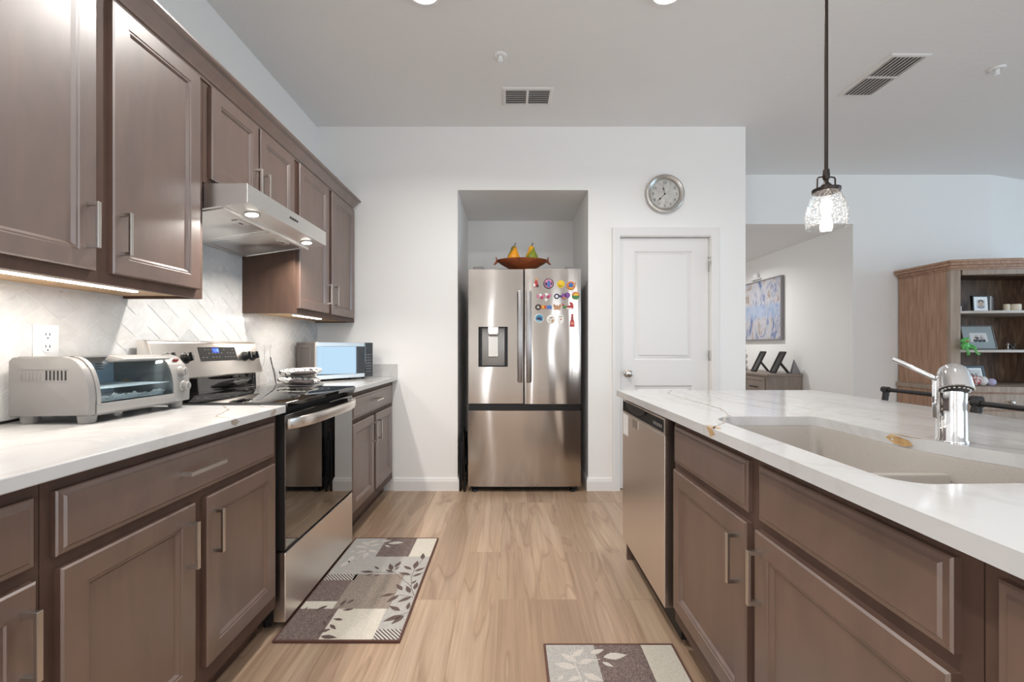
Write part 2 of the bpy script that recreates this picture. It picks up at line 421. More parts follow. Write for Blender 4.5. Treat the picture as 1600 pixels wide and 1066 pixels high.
# stiles, rails and the two raised panels
def dpanel(xa, xb, za, zb): m_.rl((xa, yf, za), X, Z, -Y, xb-xa, zb-za, [(0, 0), (.012, -.009), (.03, -.009), (.042, -.003), (.05, -.003)], cap0=False)
m_.box(x0, x0+W_, yf+.009, yf+.04, .008, H_+.004)
def strip(xa, xb, za, zb): m_.f([(xa, yf, za), (xb, yf, za), (xb, yf, zb), (xa, yf, zb)])
pa, pb = x0+.118, x0+W_-.13; z1, z2, z3, z4 = .22, .84, 1.045, 1.925
strip(x0, pa, .008, H_+.004); strip(pb, x0+W_, .008, H_+.004)
strip(pa, pb, .008, z1); strip(pa, pb, z2, z3); strip(pa, pb, z4, H_+.004)
dpanel(pa, pb, z1, z2); dpanel(pa, pb, z3, z4)
for q in ([(x0, yf, .008), (x0, yf+.01, .008), (x0, yf+.01, H_+.004), (x0, yf, H_+.004)], [(x0+W_, yf, .008), (x0+W_, yf+.01, .008), (x0+W_, yf+.01, H_+.004), (x0+W_, yf, H_+.004)]): m_.f(q)
m_.build('door_slab', 'white', d, smooth=0, recalc=False)
m_ = MB(); m_.lathe([(.030, 0), (.030, .006), (.012, .010), (.012, .03), (.024, .036), (.029, .048), (.027, .060), (.015, .066)], (.949, yf, .937), -Y)
m_.build('door_knob', 'nickel', d)
for zz in (1.80, 1.08, .3):
    m_ = MB(); m_.box(1.6015, 1.607, WF-.002, WF+.028, zz-.04, zz+.04, .001); m_.build('hinge', 'nickel', d)
m_ = MB(); m_.tube([(1.602, WF+.02, 1.865), (1.594, WF-.02, 1.866), (1.572, WF-.025, 1.865)], .003); m_.build('hinge_stop', 'nickel', d)
def casing(name):
    m_ = MB(); prof = [(0, 0), (0, -.010), (.006, -.013), (.036, -.016), (.05, -.020), (.060, -.020), (.064, -.016), (.064, 0)]
    path = [(.879, 0), (.879, 2.04), (1.608, 2.04), (1.608, 0)]; out = [(-1, 0), (-1, 1), (1, 1), (1, 0)]
    m_.loops([[Vector((p[0]+o[0]*a, WF+b, p[1]+o[1]*a)) for a, b in prof] for p, o in zip(path, out)])
    return struct(m_.build(name, 'white', smooth=30))
casing('trim_1')
# tiled backsplash: 45 degree herringbone of marble tiles
def clip(poly, ax, lim, keep_less):
    out = []
    for i in range(len(poly)):
        a, b = poly[i], poly[(i+1) % len(poly)]
        ina = a[ax] <= lim if keep_less else a[ax] >= lim; inb = b[ax] <= lim if keep_less else b[ax] >= lim
        if ina: out.append(a)
        if ina != inb:
            tt = (lim-a[ax])/(b[ax]-a[ax]); out.append((a[0]+(b[0]-a[0])*tt, a[1]+(b[1]-a[1])*tt))
    return out
m_ = MB(); xt = WL+.006
areas = [(-.9, 1.735, .914, 1.342), (1.735, 2.47, .80, 1.70), (2.47, 3.43, .914, 1.345)]
m_.mi = 4
for a0, a1, b0, b1 in areas: m_.box(WL, xt, a0, a1, b0, b1)
s_ = .0762; g_ = .0019
c45 = cos(pi/4)
for i in range(-60, 90):
    for j in range(-40, 60):
        # herringbone of 2x1 blocks on a unit grid
        k = (i-j) % 4
        if k == 0: rect = (i, j, i+2, j+1)
        elif k == 3: rect = (i, j, i+1, j+2)
        else: continue
        q = [(rect[0]*s_+g_, rect[1]*s_+g_), (rect[2]*s_-g_, rect[1]*s_+g_), (rect[2]*s_-g_, rect[3]*s_-g_), (rect[0]*s_+g_, rect[3]*s_-g_)]
        q = [((p[0]-p[1])*c45*1.08+.6, (p[0]+p[1])*c45*.86-.2) for p in q]
        mi = R.choice([0, 0, 0, 0, 1, 2, 2, 2, 3]) if True else 0
        for a0, a1, b0, b1 in areas:
            if max(p[0] for p in q) < a0 or min(p[0] for p in q) > a1 or max(p[1] for p in q) < b0 or min(p[1] for p in q) > b1: continue
            pp = q
            for ax, lim, kl in ((0, a0, False), (0, a1, True), (1, b0, False), (1, b1, True)):
                pp = clip(pp, ax, lim, kl)
                if len(pp) < 3: break
            if len(pp) >= 3:
                m_.mi = mi; m_.f([(xt+.0012, p[0], p[1]) for p in pp])
struct(m_.build('wall_left_backsplash', ['tile0', 'tile1', 'tile2', 'tile3', 'grout'], smooth=0, recalc=False))

# ================================================================ cabinets
def frame_of(side, xf, ya, yb, za):
    """origin and axes of a front facing +X (side L) or -X (side R)"""
    return ((xf, ya, za), Y, Z, X) if side == 'L' else ((xf, yb, za), -Y, Z, -X)
DOOR = [(0, 0), (0, .015), (.004, .019), (.052, .019), (.055, .016), (.060, .016), (.068, .009)]
DRAW = [(0, 0), (0, .011), (.003, .014), (.012, .015), (.016, .019), (.022, .019)]
def pull(parent, side, xs, yc, zc, vert, length=.135):
    """square bar pull standing off a front at x = xs"""
    n = 1 if side == 'L' else -1; m_ = MB(); h = length/2; t = .0055
    if vert: m_.obox((xs+n*.030, yc, zc), (X, Y, Z), (t*.75, t, h), .0012)
    else: m_.obox((xs+n*.030, yc, zc), (X, Y, Z), (t*.75, h, t), .0012)
    for q in (-1, 1):
        e = q*(h-.006)
        c = (xs+n*.0135, yc, zc+e) if vert else (xs+n*.0135, yc+e, zc)
        m_.obox(c, (X, Y, Z), (.0135, t, .005) if vert else (.0135, .005, t))
    return m_.build('handle', 'nickel', parent, smooth=0)
def cabinet(name, label, cat, side, xf, depth, y0, y1, z0, z1, doors=(), drawers=(), toe=0, group=None, open_bottom=False):
    n = 1 if side == 'L' else -1
    c = thing(name, label, cat, (xf-n*depth/2, (y0+y1)/2, z0 if not toe else 0), group)
    m_ = MB(); xb = xf-n*depth; lo, hi = min(xf, xb), max(xf, xb)
    if open_bottom:      # wall cabinet: side panels and front rail hang below the bottom board
        m_.box(lo, hi, y0, y1, z0+.02, z1)
        m_.box(lo, hi, y0, y0+.018, z0, z0+.02); m_.box(lo, hi, y1-.018, y1, z0, z0+.02)
        a, b = (xf-.02, xf) if side == 'L' else (xf, xf+.02)
        m_.box(a, b, y0+.018, y1-.018, z0, z0+.02)
    elif not toe: m_.box(lo, hi, y0, y1, z0, z1)
    else:
        m_.box(lo, hi, y0, y1, toe, z1)
        m_.box(min(xf-n*.07, xb), max(xf-n*.07, xb), y0, y1, 0, toe)
    m_.build('body', 'cabframe_shaded', c, smooth=0)
    for dspec in doors:
        ya, yb, za, zb = dspec[:4]; O_, u, v, nn = frame_of(side, xf, ya, yb, za)
        m_ = MB(); m_.rl(O_, u, v, nn, yb-ya, zb-za, DOOR); dd = m_.build('door', 'cab', c, smooth=0)
        if len(dspec) > 4: pull(dd, side, xf+n*.019, dspec[4], dspec[5], True)
    for dspec in drawers:
        ya, yb, za, zb = dspec[:4]; O_, u, v, nn = frame_of(side, xf, ya, yb, za)
        m_ = MB(); m_.rl(O_, u, v, nn, yb-ya, zb-za, DRAW); dd = m_.build('drawer_front', 'cab', c, smooth=0)
        if len(dspec) > 4: pull(dd, side, xf+n*.019, dspec[4], dspec[5], False, .15)
    return c
UX = -1.244; UD = UX-WL-.001
DZ, DT = 1.375, 2.222
u1 = cabinet('wall_cabinet', 'tall dark wood wall cabinet above the toaster oven, with two doors', 'cabinet', 'L', UX, UD, .853, 1.733, 1.342, 2.24,
    [(.89, 1.273, DZ, DT, 1.245, 1.503), (1.326, 1.70, DZ, DT, 1.352, 1.503)], open_bottom=True)
u2 = cabinet('wall_cabinet', 'short dark wood wall cabinet directly above the range hood', 'cabinet', 'L', UX, UD, 1.735, 2.466, 1.818, 2.24,
    [(1.765, 2.093, 1.84, DT, 2.066, 1.94), (2.108, 2.44, 1.84, DT, 2.135, 1.94)])
u3 = cabinet('wall_cabinet', 'dark wood wall cabinet beside the far corner, above the microwave', 'cabinet', 'L', UX, UD, 2.468, 3.42, 1.344, 2.24,
    [(2.50, 2.905, DZ, DT, 2.872, 1.503), (2.955, 3.38, DZ, DT, 2.985, 1.503)], open_bottom=True)
for c_, a_, b_ in ((u1, .875, 1.711), (u3, 2.49, 3.40)):
    MB().box(WL+.004, UX-.022, a_, b_, 1.352, 1.3605).build('underside', 'cabin', c_, smooth=0)
m_ = MB()           # crown along the three wall cabinets with a return at the far end
prof = [(0, 2.228), (.006, 2.228), (.008, 2.236), (.014, 2.240), (.018, 2.252), (.034, 2.275), (.040, 2.290), (.052, 2.296), (.056, 2.304), (.056, 2.312), (0, 2.312)]
m_.loops([[Vector((UX+a, y+(a if y > 3 else 0), z)) for a, z in prof] for y in (.853, 3.36)])
cr = m_.build('crown_moulding', 'cab', smooth=25)
tag(cr, 'dark wood crown moulding running along the tops of the wall cabinets', 'moulding')
# under-cabinet light bars
LB = emit('led_strip', (255, 246, 235), 14)
def lightbar(label, y0, y1):
    c = thing('light_bar', label, 'light', (UX-.06, (y0+y1)/2, 1.334), None)
    MB().box(UX-.075, UX-.045, y0, y1, 1.342, 1.3515, .002).build('housing', 'whitep', c)
    MB().box(UX-.072, UX-.048, y0+.01, y1-.01, 1.3385, 1.3415, .001).build('diffuser', LB, c)
    a = area('light_bar_glow', (UX-.06, (y0+y1)/2, 1.330), (0, 0, 0), .02, y1-y0-.03, (1.8 if y1 < 2 else 1.5)*(y1-y0)/.6, (1, .93, .84)); return c
lightbar('long lit strip light under the wall cabinet above the toaster oven', .89, 1.50)
lightbar('short lit strip light under the wall cabinet above the microwave', 2.58, 2.95)

BX = -.942; BD = BX-WL-.002
b1 = cabinet('base_cabinet', 'wide dark base cabinet left of the range, one long drawer over two doors', 'cabinet', 'L', BX, BD, .858, 1.722, 0, .883,
    [(.884, 1.262, .168, .69, 1.228, .58), (1.309, 1.69, .168, .69, 1.335, .578)], [(.878, 1.69, .717, .853, 1.275, .79)], toe=.105)
b0 = cabinet('base_cabinet', 'dark base cabinet at the bottom left corner of the view', 'cabinet', 'L', BX, BD, .02, .856, 0, .883,
    [(.05, .42, .168, .69, .09, .58), (.462, .838, .168, .69, .812, .58)], [(.05, .42, .717, .853), (.462, .838, .717, .853)], toe=.105)
b2 = cabinet('base_cabinet', 'dark base cabinet under the microwave, past the range', 'cabinet', 'L', BX, BD, 2.492, 3.425, 0, .883,
    [(2.52, 2.915, .168, .69, 2.885, .58), (2.955, 3.36, .168, .69, 2.985, .58)], [(2.52, 3.36, .717, .853, 2.95, .79)], toe=.105)
# countertops
def veinline(m_, pts, w, z, mi=1, edge=None, seed=1):
    """inlaid ragged vein on a top surface"""
    rr = random.Random(seed); P = []
    for a, b in zip(pts, pts[1:]):
        for k in range(8): P.append((a[0]+(b[0]-a[0])*k/8, a[1]+(b[1]-a[1])*k/8))
    P.append(pts[-1]); old = None; m_.mi = mi; n = len(P)
    for i, p in enumerate(P):
        q0, q1 = P[max(0, i-1)], P[min(n-1, i+1)]; dx, dy = q1[0]-q0[0], q1[1]-q0[1]; l = math.hypot(dx, dy) or 1
        nx, ny = -dy/l, dx/l; ww = w*rr.uniform(.3, 1.3)*(.4+.6*sin(pi*min(1, max(.1, i/(n-1))))); j = rr.uniform(-1, 1)*w*.8
        c = ((p[0]+nx*(ww+j), p[1]+ny*(ww+j), z), (p[0]+nx*(j-ww), p[1]+ny*(j-ww), z))
        if old: m_.f([old[0], c[0], c[1], old[1]])
        old = c
    m_.mi = 0
def patch(m_, pts, mi=2):
    m_.mi = mi; m_.f(pts); m_.mi = 0
CZ = .914; CX = -.902
m_ = MB(); m_.box(WL+.0085, CX, -.6, 1.727, .884, CZ, .003)
ZV = CZ+.0003
veinline(m_, [(-1.16, 1.727), (-1.05, 1.60), (-.99, 1.44), (-.9, 1.40)], .004, ZV, 1, seed=2)
veinline(m_, [(-1.02, 1.727), (-.95, 1.66), (-.9, 1.64)], .003, ZV, 1, seed=3)
veinline(m_, [(-1.5, .8), (-1.3, 1.2), (-1.18, 1.5)], .002, ZV, 1, seed=4)
patch(m_, [(CX+.0004, 1.41, .912), (CX+.0004, 1.385, .908), (CX+.0004, 1.39, .897), (CX+.0004, 1.41, .889), (CX+.0004, 1.43, .9)], 1)
patch(m_, [(CX+.0004, 1.645, .912), (CX+.0004, 1.62, .905), (CX+.0004, 1.61, .89), (CX+.0004, 1.635, .887), (CX+.0004, 1.655, .9)], 1)
tag(m_.build('countertop', ['quartz', 'vein', 'veinb'], smooth=0), 'white veined countertop under the toaster oven, left of the range', 'countertop')
ct = thing('countertop', 'short white countertop under the microwave, past the range', 'countertop', (-1.2, 2.96, .884))
m_ = MB(); m_.box(WL+.0085, CX, 2.487, WF-.001, .884, CZ, .003)
veinline(m_, [(-1.3, 2.49), (-1.17, 2.75), (-1.12, 2.95)], .003, ZV, 1, seed=6); veinline(m_, [(-.98, 2.6), (-1.0, 3.0), (-.95, 3.4)], .002, ZV, 1, seed=7)
m_.build('slab', ['quartz', 'vein', 'veinb'], ct, smooth=0)
m_ = MB(); m_.box(WL+.0085, CX, WF-.021, WF-.001, CZ, CZ+.1, .002); m_.build('upstand', 'quartz', ct, smooth=0)
# wall outlet
c = thing('wall_outlet', 'white double wall outlet on the tiles behind the toaster oven', 'outlet', (WL+.008, 1.422, 1.16))
m_ = MB(); m_.box(WL+.0075, WL+.013, 1.383, 1.461, 1.112, 1.222, .002); m_.build('cover_plate', 'whitep', c)
for z_ in (1.186, 1.146):
    m_ = MB(); m_.lathe([(.017, 0), (.017, .0025), (.015, .003)], (WL+.013, 1.422, z_), X, 20); s_ = m_.build('socket', 'whitep', c)
    m_ = MB()
    for dy in (-.006, .006): m_.box(WL+.0155, WL+.0165, 1.422+dy-.0012, 1.422+dy+.0012, z_, z_+.009)
    m_.lathe([(.0025, 0), (.0025, .001)], (WL+.0155, 1.422, z_-.008), X, 10); m_.build('slots', 'black', s_)
# ================================================================ range hood
RY0, RY1 = 1.738, 2.482
h = thing('range_hood', 'stainless steel range hood with two lit lamps over the range', 'range hood', (-1.3, 2.11, 1.66))
hf = -1.065
m_ = MB()
m_.prism([(WL+.012, 1.813), (hf, 1.813), (hf, 1.735), (hf-.012, 1.735), (hf-.012, 1.742), (hf-.075, 1.728), (WL+.012, 1.664), (WL+.012, 1.72)][:1] + [(hf, 1.813), (hf, 1.735), (hf-.012, 1.733), (hf-.10, 1.722), (WL+.012, 1.668)], 'Y', RY0, RY1, .0015)
m_.build('canopy', 'hood', h, smooth=0)
ux = lambda x: 1.668+(x-(WL+.012))*(1.722-1.668)/(hf-.10-(WL+.012))
for k, (ya, yb) in enumerate(((RY0+.02, (RY0+RY1)/2-.004), ((RY0+RY1)/2+.004, RY1-.02))):
    m_ = MB(); xa, xb = WL+.03, hf-.115
    u_ = Vector((xb-xa, 0, ux(xb)-ux(xa))); wlen = u_.length; u_.normalize(); n_ = Y.cross(u_); n_ = -n_ if n_.z > 0 else n_
    m_.rl((xa, ya, ux(xa)), u_, Y, n_, wlen, yb-ya, [(0, -.002), (0, .004), (.004, .006), (.012, .006), (.015, .003)], cap0=False)
    fl = m_.build('filter_panel', 'hood', h, smooth=0)
    m_ = MB(); c_ = Vector((xa, (ya+yb)/2, ux(xa)))+u_*(wlen-.035)+n_*.006; m_.obox(c_, (u_, Y, n_), (.016, .04, .0035), .002)
    m_.mi = 1; m_.obox(c_+n_*.0038, (u_, Y, n_), (.004, .013, .0006)); m_.build('latch', ['hood', 'black'], fl)
m_ = MB(); xx = hf-.105
m_.tube([(xx, RY0+.005, ux(xx)-.004), (xx, RY1-.005, ux(xx)-.004)], .007, 8); m_.build('drip_rail', 'hood', h)
LAMP = emit('hood_lamp_lens', (255, 248, 238), 22)
for yy in (1.86, 2.36):
    xc = hf-.055; zc = 1.7265; sl = Vector((.088, 0, .011)).normalized(); nn = Vector((sl.z, 0, -sl.x))
    m_ = MB(); m_.lathe([(.032, 0), (.032, .003), (.026, .005)], (xc, yy, zc), nn, 24)
    m_.mi = 1; m_.lathe([(.025, .004), (.025, .006)], (xc, yy, zc), nn, 24); m_.build('hood_lamp', ['nickel', LAMP], h)
    area('hood_lamp_glow', (xc, yy, zc-.01), (0, radians(-7), 0), .045, .045, 4.2, (1, .95, .88), 150, 'DISK')
m_ = MB()
for k in range(4):
    m_.box(hf-.001, hf+.003, 2.075+k*.021, 2.087+k*.021, 1.772, 1.781, .001)
m_.build('buttons', 'black', h)

# ================================================================ range
g = thing('range', 'stainless electric range with black glass top and oven door', 'range', (-1.23, 2.11, 0))
m_ = MB(); m_.box(WL+.03, -.962, RY0, RY1, .03, .904)
for yy in (RY0+.03, RY1-.03):
    for xx in (-1.45, -1.0): m_.cyl((xx, yy, 0), (xx, yy, .03), .015, seg=12)
m_.build('body', 'dark', g, smooth=0)
m_ = MB(); m_.prism([(-1.465, .905), (-1.465, .921), (-1.46, .924), (-.905, .924), (-.897, .920), (-.897, .905), (-.93, .905)], 'Y', 1.7295, 2.4845)
m_.mi = 1
for cx_, cy_, r_ in ((-1.06, 1.92, .105), (-1.06, 2.31, .08), (-1.31, 1.92, .075), (-1.31, 2.31, .095)):
    for ra in (r_, r_*.62):
        for k in range(48):
            a, b = 2*pi*k/48, 2*pi*(k+1)/48
            m_.f([(cx_+(ra-.001)*cos(a), cy_+(ra-.001)*sin(a), .9243), (cx_+(ra+.001)*cos(a), cy_+(ra+.001)*sin(a), .9243), (cx_+(ra+.001)*cos(b), cy_+(ra+.001)*sin(b), .9243), (cx_+(ra-.001)*cos(b), cy_+(ra-.001)*sin(b), .9243)])
m_.build('cooktop', ['cooktop', 'greyplastic'], g, smooth=30, recalc=False)
# back guard: black glass foot, overhanging stainless console
m_ = MB(); m_.prism([(WL+.03, .9245), (-1.462, .9245), (-1.466, 1.01), (WL+.03, 1.01)], 'Y', RY0+.012, RY1-.012); m_.build('back_guard', 'bglass', g, smooth=0)
m_ = MB(); m_.prism([(WL+.03, 1.004), (-1.434, 1.004), (-1.428, 1.010), (-1.470, 1.165), (-1.476, 1.174), (-1.486, 1.178), (WL+.03, 1.178)], 'Y', RY0+.004, RY1-.004, .004)
cp = m_.build('control_console', 'steel', g, smooth=30)
P0 = Vector((-1.428, 0, 1.010)); pu = Vector((-.042, 0, .155)).normalized(); pn = Vector((pu.z, 0, -pu.x))
def pp(y, t_, lift=0): q = P0+pu*t_+pn*lift; return Vector((q.x, y, q.z))
m_ = MB(); m_.rl(pp(2.008, .073, .0002), Y, pu, pn, .27, .070, [(0, 0), (0, .0012)]); 
m_.mi = 1
rr = random.Random(3)
for row, zt in enumerate((.130, .112, .092)):
    for k in range(11):
        if row == 0 and 4 <= k <= 6 or rr.random() < .3: continue
        m_.obox(pp(2.03+k*.0225, zt, .0016), (Y, pu, pn), (.004, .0018, .0003))
m_.mi = 2; m_.obox(pp(2.125, .126, .0015), (Y, pu, pn), (.024, .0125, .0004))
m_.mi = 3; text_faces(m_, '1:18', .022, pp(2.125, .126, .0022), Y, pu, pn)
m_.build('display', ['dark', 'greyplastic', emit('clock_display', (30, 80, 220), .8), emit('clock_digits', (150, 200, 255), 1.5)], cp, smooth=0)
for yy in (1.815, 1.915, 2.345, 2.415):
    m_ = MB(); c_ = pp(yy, .092)
    m_.lathe([(.026, 0), (.026, .004), (.021, .006), (.0195, .028), (.017, .030)], c_, pn, 28)
    m_.obox(c_+pn*.031, (Y, pu, pn), (.005, .019, .006), .001)
    m_.mi = 1; m_.obox(c_+pn*.0372, (Y, pu, pn), (.0012, .018, .0004)); m_.build('control_knob', ['black', 'chrome'], cp)
# oven door
DXF = -.912
m_ = MB(); m_.box(-.962, DXF, RY0+.004, RY1-.004, .322, .872, .003)
od = m_.build('oven_door', 'ovenglass', g, smooth=0)
for q_ in (RY0+.001, RY1-.004):
    m_ = MB(); m_.box(-.962, DXF-.004, q_, q_+.003, .322, .872); m_.build('side_trim', 'blkmetal', od, smooth=0)
# broad bowed handle
Ls = []
n_ = 20
for k in range(n_+1):
    tt = k/n_; y_ = RY0+.012+(RY1-RY0-.024)*tt; bow = .052*(1-(2*tt-1)**4)**.8
    xo = DXF+.012+bow; th = .010
    Ls.append([Vector((xo-th, y_, .812)), Vector((xo, y_, .814)), Vector((xo+.003, y_, .822)), Vector((xo+.003, y_, .848)), Vector((xo, y_, .856)), Vector((xo-th, y_, .858))])
m_ = MB(); m_.loops(Ls)
for y_ in (RY0+.02, RY1-.02): m_.box(DXF-.001, DXF+.014, y_-.016, y_+.016, .814, .856, .002)
m_.build('handle', 'steel', od, smooth=30)
m_ = MB(); m_.box(-.962, DXF, RY0+.002, RY1-.002, .03, .31, .003); m_.build('storage_drawer', 'steel', g, smooth=0)

# ================================================================ fridge
FX0, FX1, FY = -.333, .560, 3.384
fr = thing('fridge', 'stainless french door fridge with ice dispenser, covered in magnets', 'fridge', (.113, 3.75, 0))
m_ = MB(); m_.box(FX0+.01, FX1-.01, FY+.07, 4.22, .045, 1.745)
m_.build('case', 'greyplastic', fr, smooth=0)
m_ = MB(); m_.box(FX0+.012, FX1-.012, FY+.063, FY+.069, .646, 1.76); m_.build('gasket', 'dark', fr, smooth=0)
m_ = MB(); m_.box(FX0+.02, FX1-.02, FY+.05, FY+.069, .022, .06); m_.build('base_grille', 'dark', fr, smooth=0)
XC = .112; DB, DTP = .700, 1.768
def door_profile(x0, x1): # slightly crowned front
    n_ = 8; pts = [(x0, FY+.062)]; 
    for k in range(n_+1):
        tt = k/n_; pts.append((x0+(x1-x0)*tt, FY+.004*(2*tt-1)**2 + (.006 if k in (0, n_) else 0)))
    pts.append((x1, FY+.062)); return pts
DI = (-.250, -.018, .994, 1.310)    # dispenser opening
m_ = MB()
# left door built round the dispenser opening as a grid of crowned strips
def crown(x, x0, x1): tt = (x-x0)/(x1-x0); return FY+.004*(2*tt-1)**2
x0, x1 = FX0, XC-.004
xs = [x0, x0+.004, x0+.04, DI[0], (DI[0]+DI[1])/2-.05, (DI[0]+DI[1])/2+.05, DI[1], x1-.06, x1-.004, x1]; zs = [DB, DB+.004, DI[2], DI[3], DTP-.004, DTP]
V = {}
for i, x in enumerate(xs):
    for j, z in enumerate(zs):
        y = crown(x, x0, x1)+(.006 if i in (0, len(xs)-1) or j in (0, len(zs)-1) else 0); V[i, j] = m_.bm.verts.new((x, y, z))
for i in range(len(xs)-1):
    for j in range(len(zs)-1):
        if 3 <= i <= 5 and j == 2: continue
        m_.f([V[i, j], V[i+1, j], V[i+1, j+1], V[i, j+1]])
rim = [V[i, 0] for i in range(len(xs))]+[V[len(xs)-1, j] for j in range(1, len(zs))]+[V[i, len(zs)-1] for i in range(len(xs)-2, -1, -1)]+[V[0, j] for j in range(len(zs)-2, 0, -1)]
back = [m_.bm.verts.new((v.co.x, FY+.062, v.co.z)) for v in rim]
for i in range(len(rim)): m_.f([rim[i], rim[(i+1) % len(rim)], back[(i+1) % len(rim)], back[i]])
m_.f(back[::-1])
dl = m_.build('door', 'fridge', fr, smooth=40)
m_ = MB(); yb = FY+.055; a, b, c0, c1 = DI
m_.f([(a, yb, c0), (b, yb, c0), (b, yb, c1), (a, yb, c1)])
for q in ([(a, c0), (b, c0)], [(b, c0), (b, c1)], [(b, c1), (a, c1)], [(a, c1), (a, c0)]):
    m_.f([(q[0][0], FY+.003, q[0][1]), (q[1][0], FY+.003, q[1][1]), (q[1][0], yb, q[1][1]), (q[0][0], yb, q[0][1])])
dp = m_.build('dispenser_recess', 'black', dl, smooth=0)
m_ = MB(); m_.box(a+.024, b-.024, FY+.035, yb-.001, c0+.006, c1-.004, .006); m_.build('dispenser_back', 'silver', dl, smooth=30)
m_ = MB(); m_.prism([(a+.075, c1), (a+.075, c1-.045), (a+.083, c1-.060), (b-.083, c1-.060), (b-.075, c1-.045), (b-.075, c1)], 'Y', FY+.006, FY+.034, .002); m_.build('dispenser_spout', 'steel', dl, smooth=0)
m_ = MB(); m_.box(a+.076, b-.076, FY+.026, FY+.034, c0+.078, c1-.075, .003); m_.build('dispenser_paddle', 'nickel', dl, smooth=0)
x0, x1 = XC+.004, FX1
m_ = MB(); m_.prism(door_profile(x0, x1), 'Z', DB, DTP); dr = m_.build('door', 'fridge', fr, smooth=40)
m_ = MB(); m_.prism(door_profile(FX0, FX1), 'Z', .047, .647); m_.build('freezer_drawer', 'fridge', fr, smooth=40)
m_ = MB(); m_.box(FX0+.004, FX1-.004, FY+.016, FY+.03, .648, .699); m_.build('drawer_grip', 'black', fr, smooth=0)
for dd, xx in ((dl, .078), (dr, .146)):
    m_ = MB(); m_.box(xx-.018, xx+.018, FY-.055, FY-.040, .872, 1.592, .006)
    for zz in (.90, 1.565): m_.box(xx-.010, xx+.010, FY-.042, FY+.012, zz-.014, zz+.014, .002)
    m_.build('handle', 'pullsteel', dd, smooth=30)
for xx in (FX0+.05, FX1-.06):
    m_ = MB(); m_.lathe([(.022, 0), (.026, .004), (.024, .018), (.012, .024), (.012, .046)], (xx, FY+.04, 0), Z, 20); m_.build('foot', 'black', fr)
for xx in (FX0+.08, FX1-.08):
    m_ = MB(); m_.box(xx-.04, xx+.04, FY+.02, FY+.14, 1.7685, 1.79, .004); m_.build('hinge_cover', 'greyplastic', fr, smooth=0)
# tray and pears on top
t_ = thing('serving_tray', 'reddish brown oval wooden tray with curled handles on the fridge', 'tray', (.1, FY+.14, 1.769))
cx_, cy_, cz_ = .1, FY+.14, 1.769
MM['tray'] = grain('tray_wood', [(.3, (112, 48, 24)), (.7, (160, 86, 44))], (2, 8, 2), 6, .35)
m_ = MB(); m_.lathe([(.07, 0), (.085, .004), (.09, .016), (.13, .034), (.175, .060), (.205, .082), (.212, .090), (.204, .093), (.18, .080), (.15, .0745), (.02, .074)], (cx_, cy_, cz_), Z, 48, sx=1, sy=.62); m_.build('bowl', 'tray', t_)
for q in (-1, 1):
    m_ = MB(); m_.tube([(cx_+q*(.200+.016*k/10*2+.018*sin(k*.50)), cy_, cz_+.084-.026*sin(k*.36)+.0045*max(0, k-5)) for k in range(11)], [.009-.0004*k for k in range(11)], 8); m_.build('scroll_handle', 'tray', t_)
def pear(name, label, x, tilt, c1, c2, patchside, leaf):
    t_ = thing(name, label, 'ornament', (x, cy_, cz_+.0748), 'painted pears on the tray')
    m = mat('painted_pear', c1, .3); t = NT(m)
    sp = t.n('ShaderNodeSeparateXYZ'); t.l(t.coord(which='Generated'), sp.inputs[0])
    ad = t.n('ShaderNodeMath', operation='MULTIPLY_ADD'); ad.inputs[1].default_value = -1.0; t.l(sp.outputs[0], ad.inputs[0]); t.l(sp.outputs[2], ad.inputs[2])
    t.l(t.ramp(ad.outputs[0], [(.18, c1), (.32, c2)]), t.b.inputs['Base Color'])
    m_ = MB(); m_.lathe([(.008, 0), (.034, .002), (.050, .016), (.054, .032), (.050, .052), (.038, .078), (.028, .100), (.025, .118), (.018, .132), (.004, .137)], (x, cy_, cz_+.0748), (tilt, 0, 1), 28); m_.build('fruit', m, t_)
    m_ = MB(); tp = Vector((x+tilt*.137, cy_, cz_+.0748+.135)); m_.tube([tp, tp+Vector((.006, 0, .014)), tp+Vector((.014, 0, .026))], [.0035, .003, .004], 8); m_.build('stem', mat('pear_stem', (60, 36, 24), .6), t_)
    return t_
pear('pear', 'golden yellow painted pear with a green blush, left on the tray', .027, .04, (226, 150, 20), (120, 104, 26), 1, 0)
pear('pear', 'green painted pear with a yellow cheek, right on the tray', .178, -.02, (126, 134, 30), (224, 158, 24), 1, 0)
# magnets: (label, category shape ...) at pixel-measured places on the right door
def fy(x): tt = (x-(XC+.004))/(FX1-XC-.004); return FY+.004*(2*tt-1)**2-.0006
def magnet(label, x, z, build, mats):
    t_ = MB(); build(t_, x, fy(x), z)
    o = t_.build('fridge_magnet', mats, smooth=30); tag(o, label, 'magnet', 'magnets on the fridge door'); return o
def disc(m_, x, y, z, r, d=.006, mi=0): m_.mi = mi; m_.lathe([(r, 0), (r, d*.7), (r*.9, d)], (x, y, z), -Y, 24)
def slab(m_, x, y, z, pts, d=.006, mi=0):
    m_.mi = mi; m_.prism([(x+p[0], z+p[1]) for p in pts], 'Y', y-d, y)
def mc(*c): return mat('magnet_enamel', c, .3)
def ring(m_, x, y, z, r, tr=.005, mi=0):
    m_.mi = mi; pts = [(x+r*cos(2*pi*k/20), y-.004, z+r*sin(2*pi*k/20)) for k in range(21)]; m_.tube(pts, tr*.8, 8, False)
PX = lambda px: (px-797)/198.0
PZ = lambda py: EYE+(543-py)/198.0
def at(cx, cy): return PX(820+cx/10.66), PZ(420+cy/10.66)
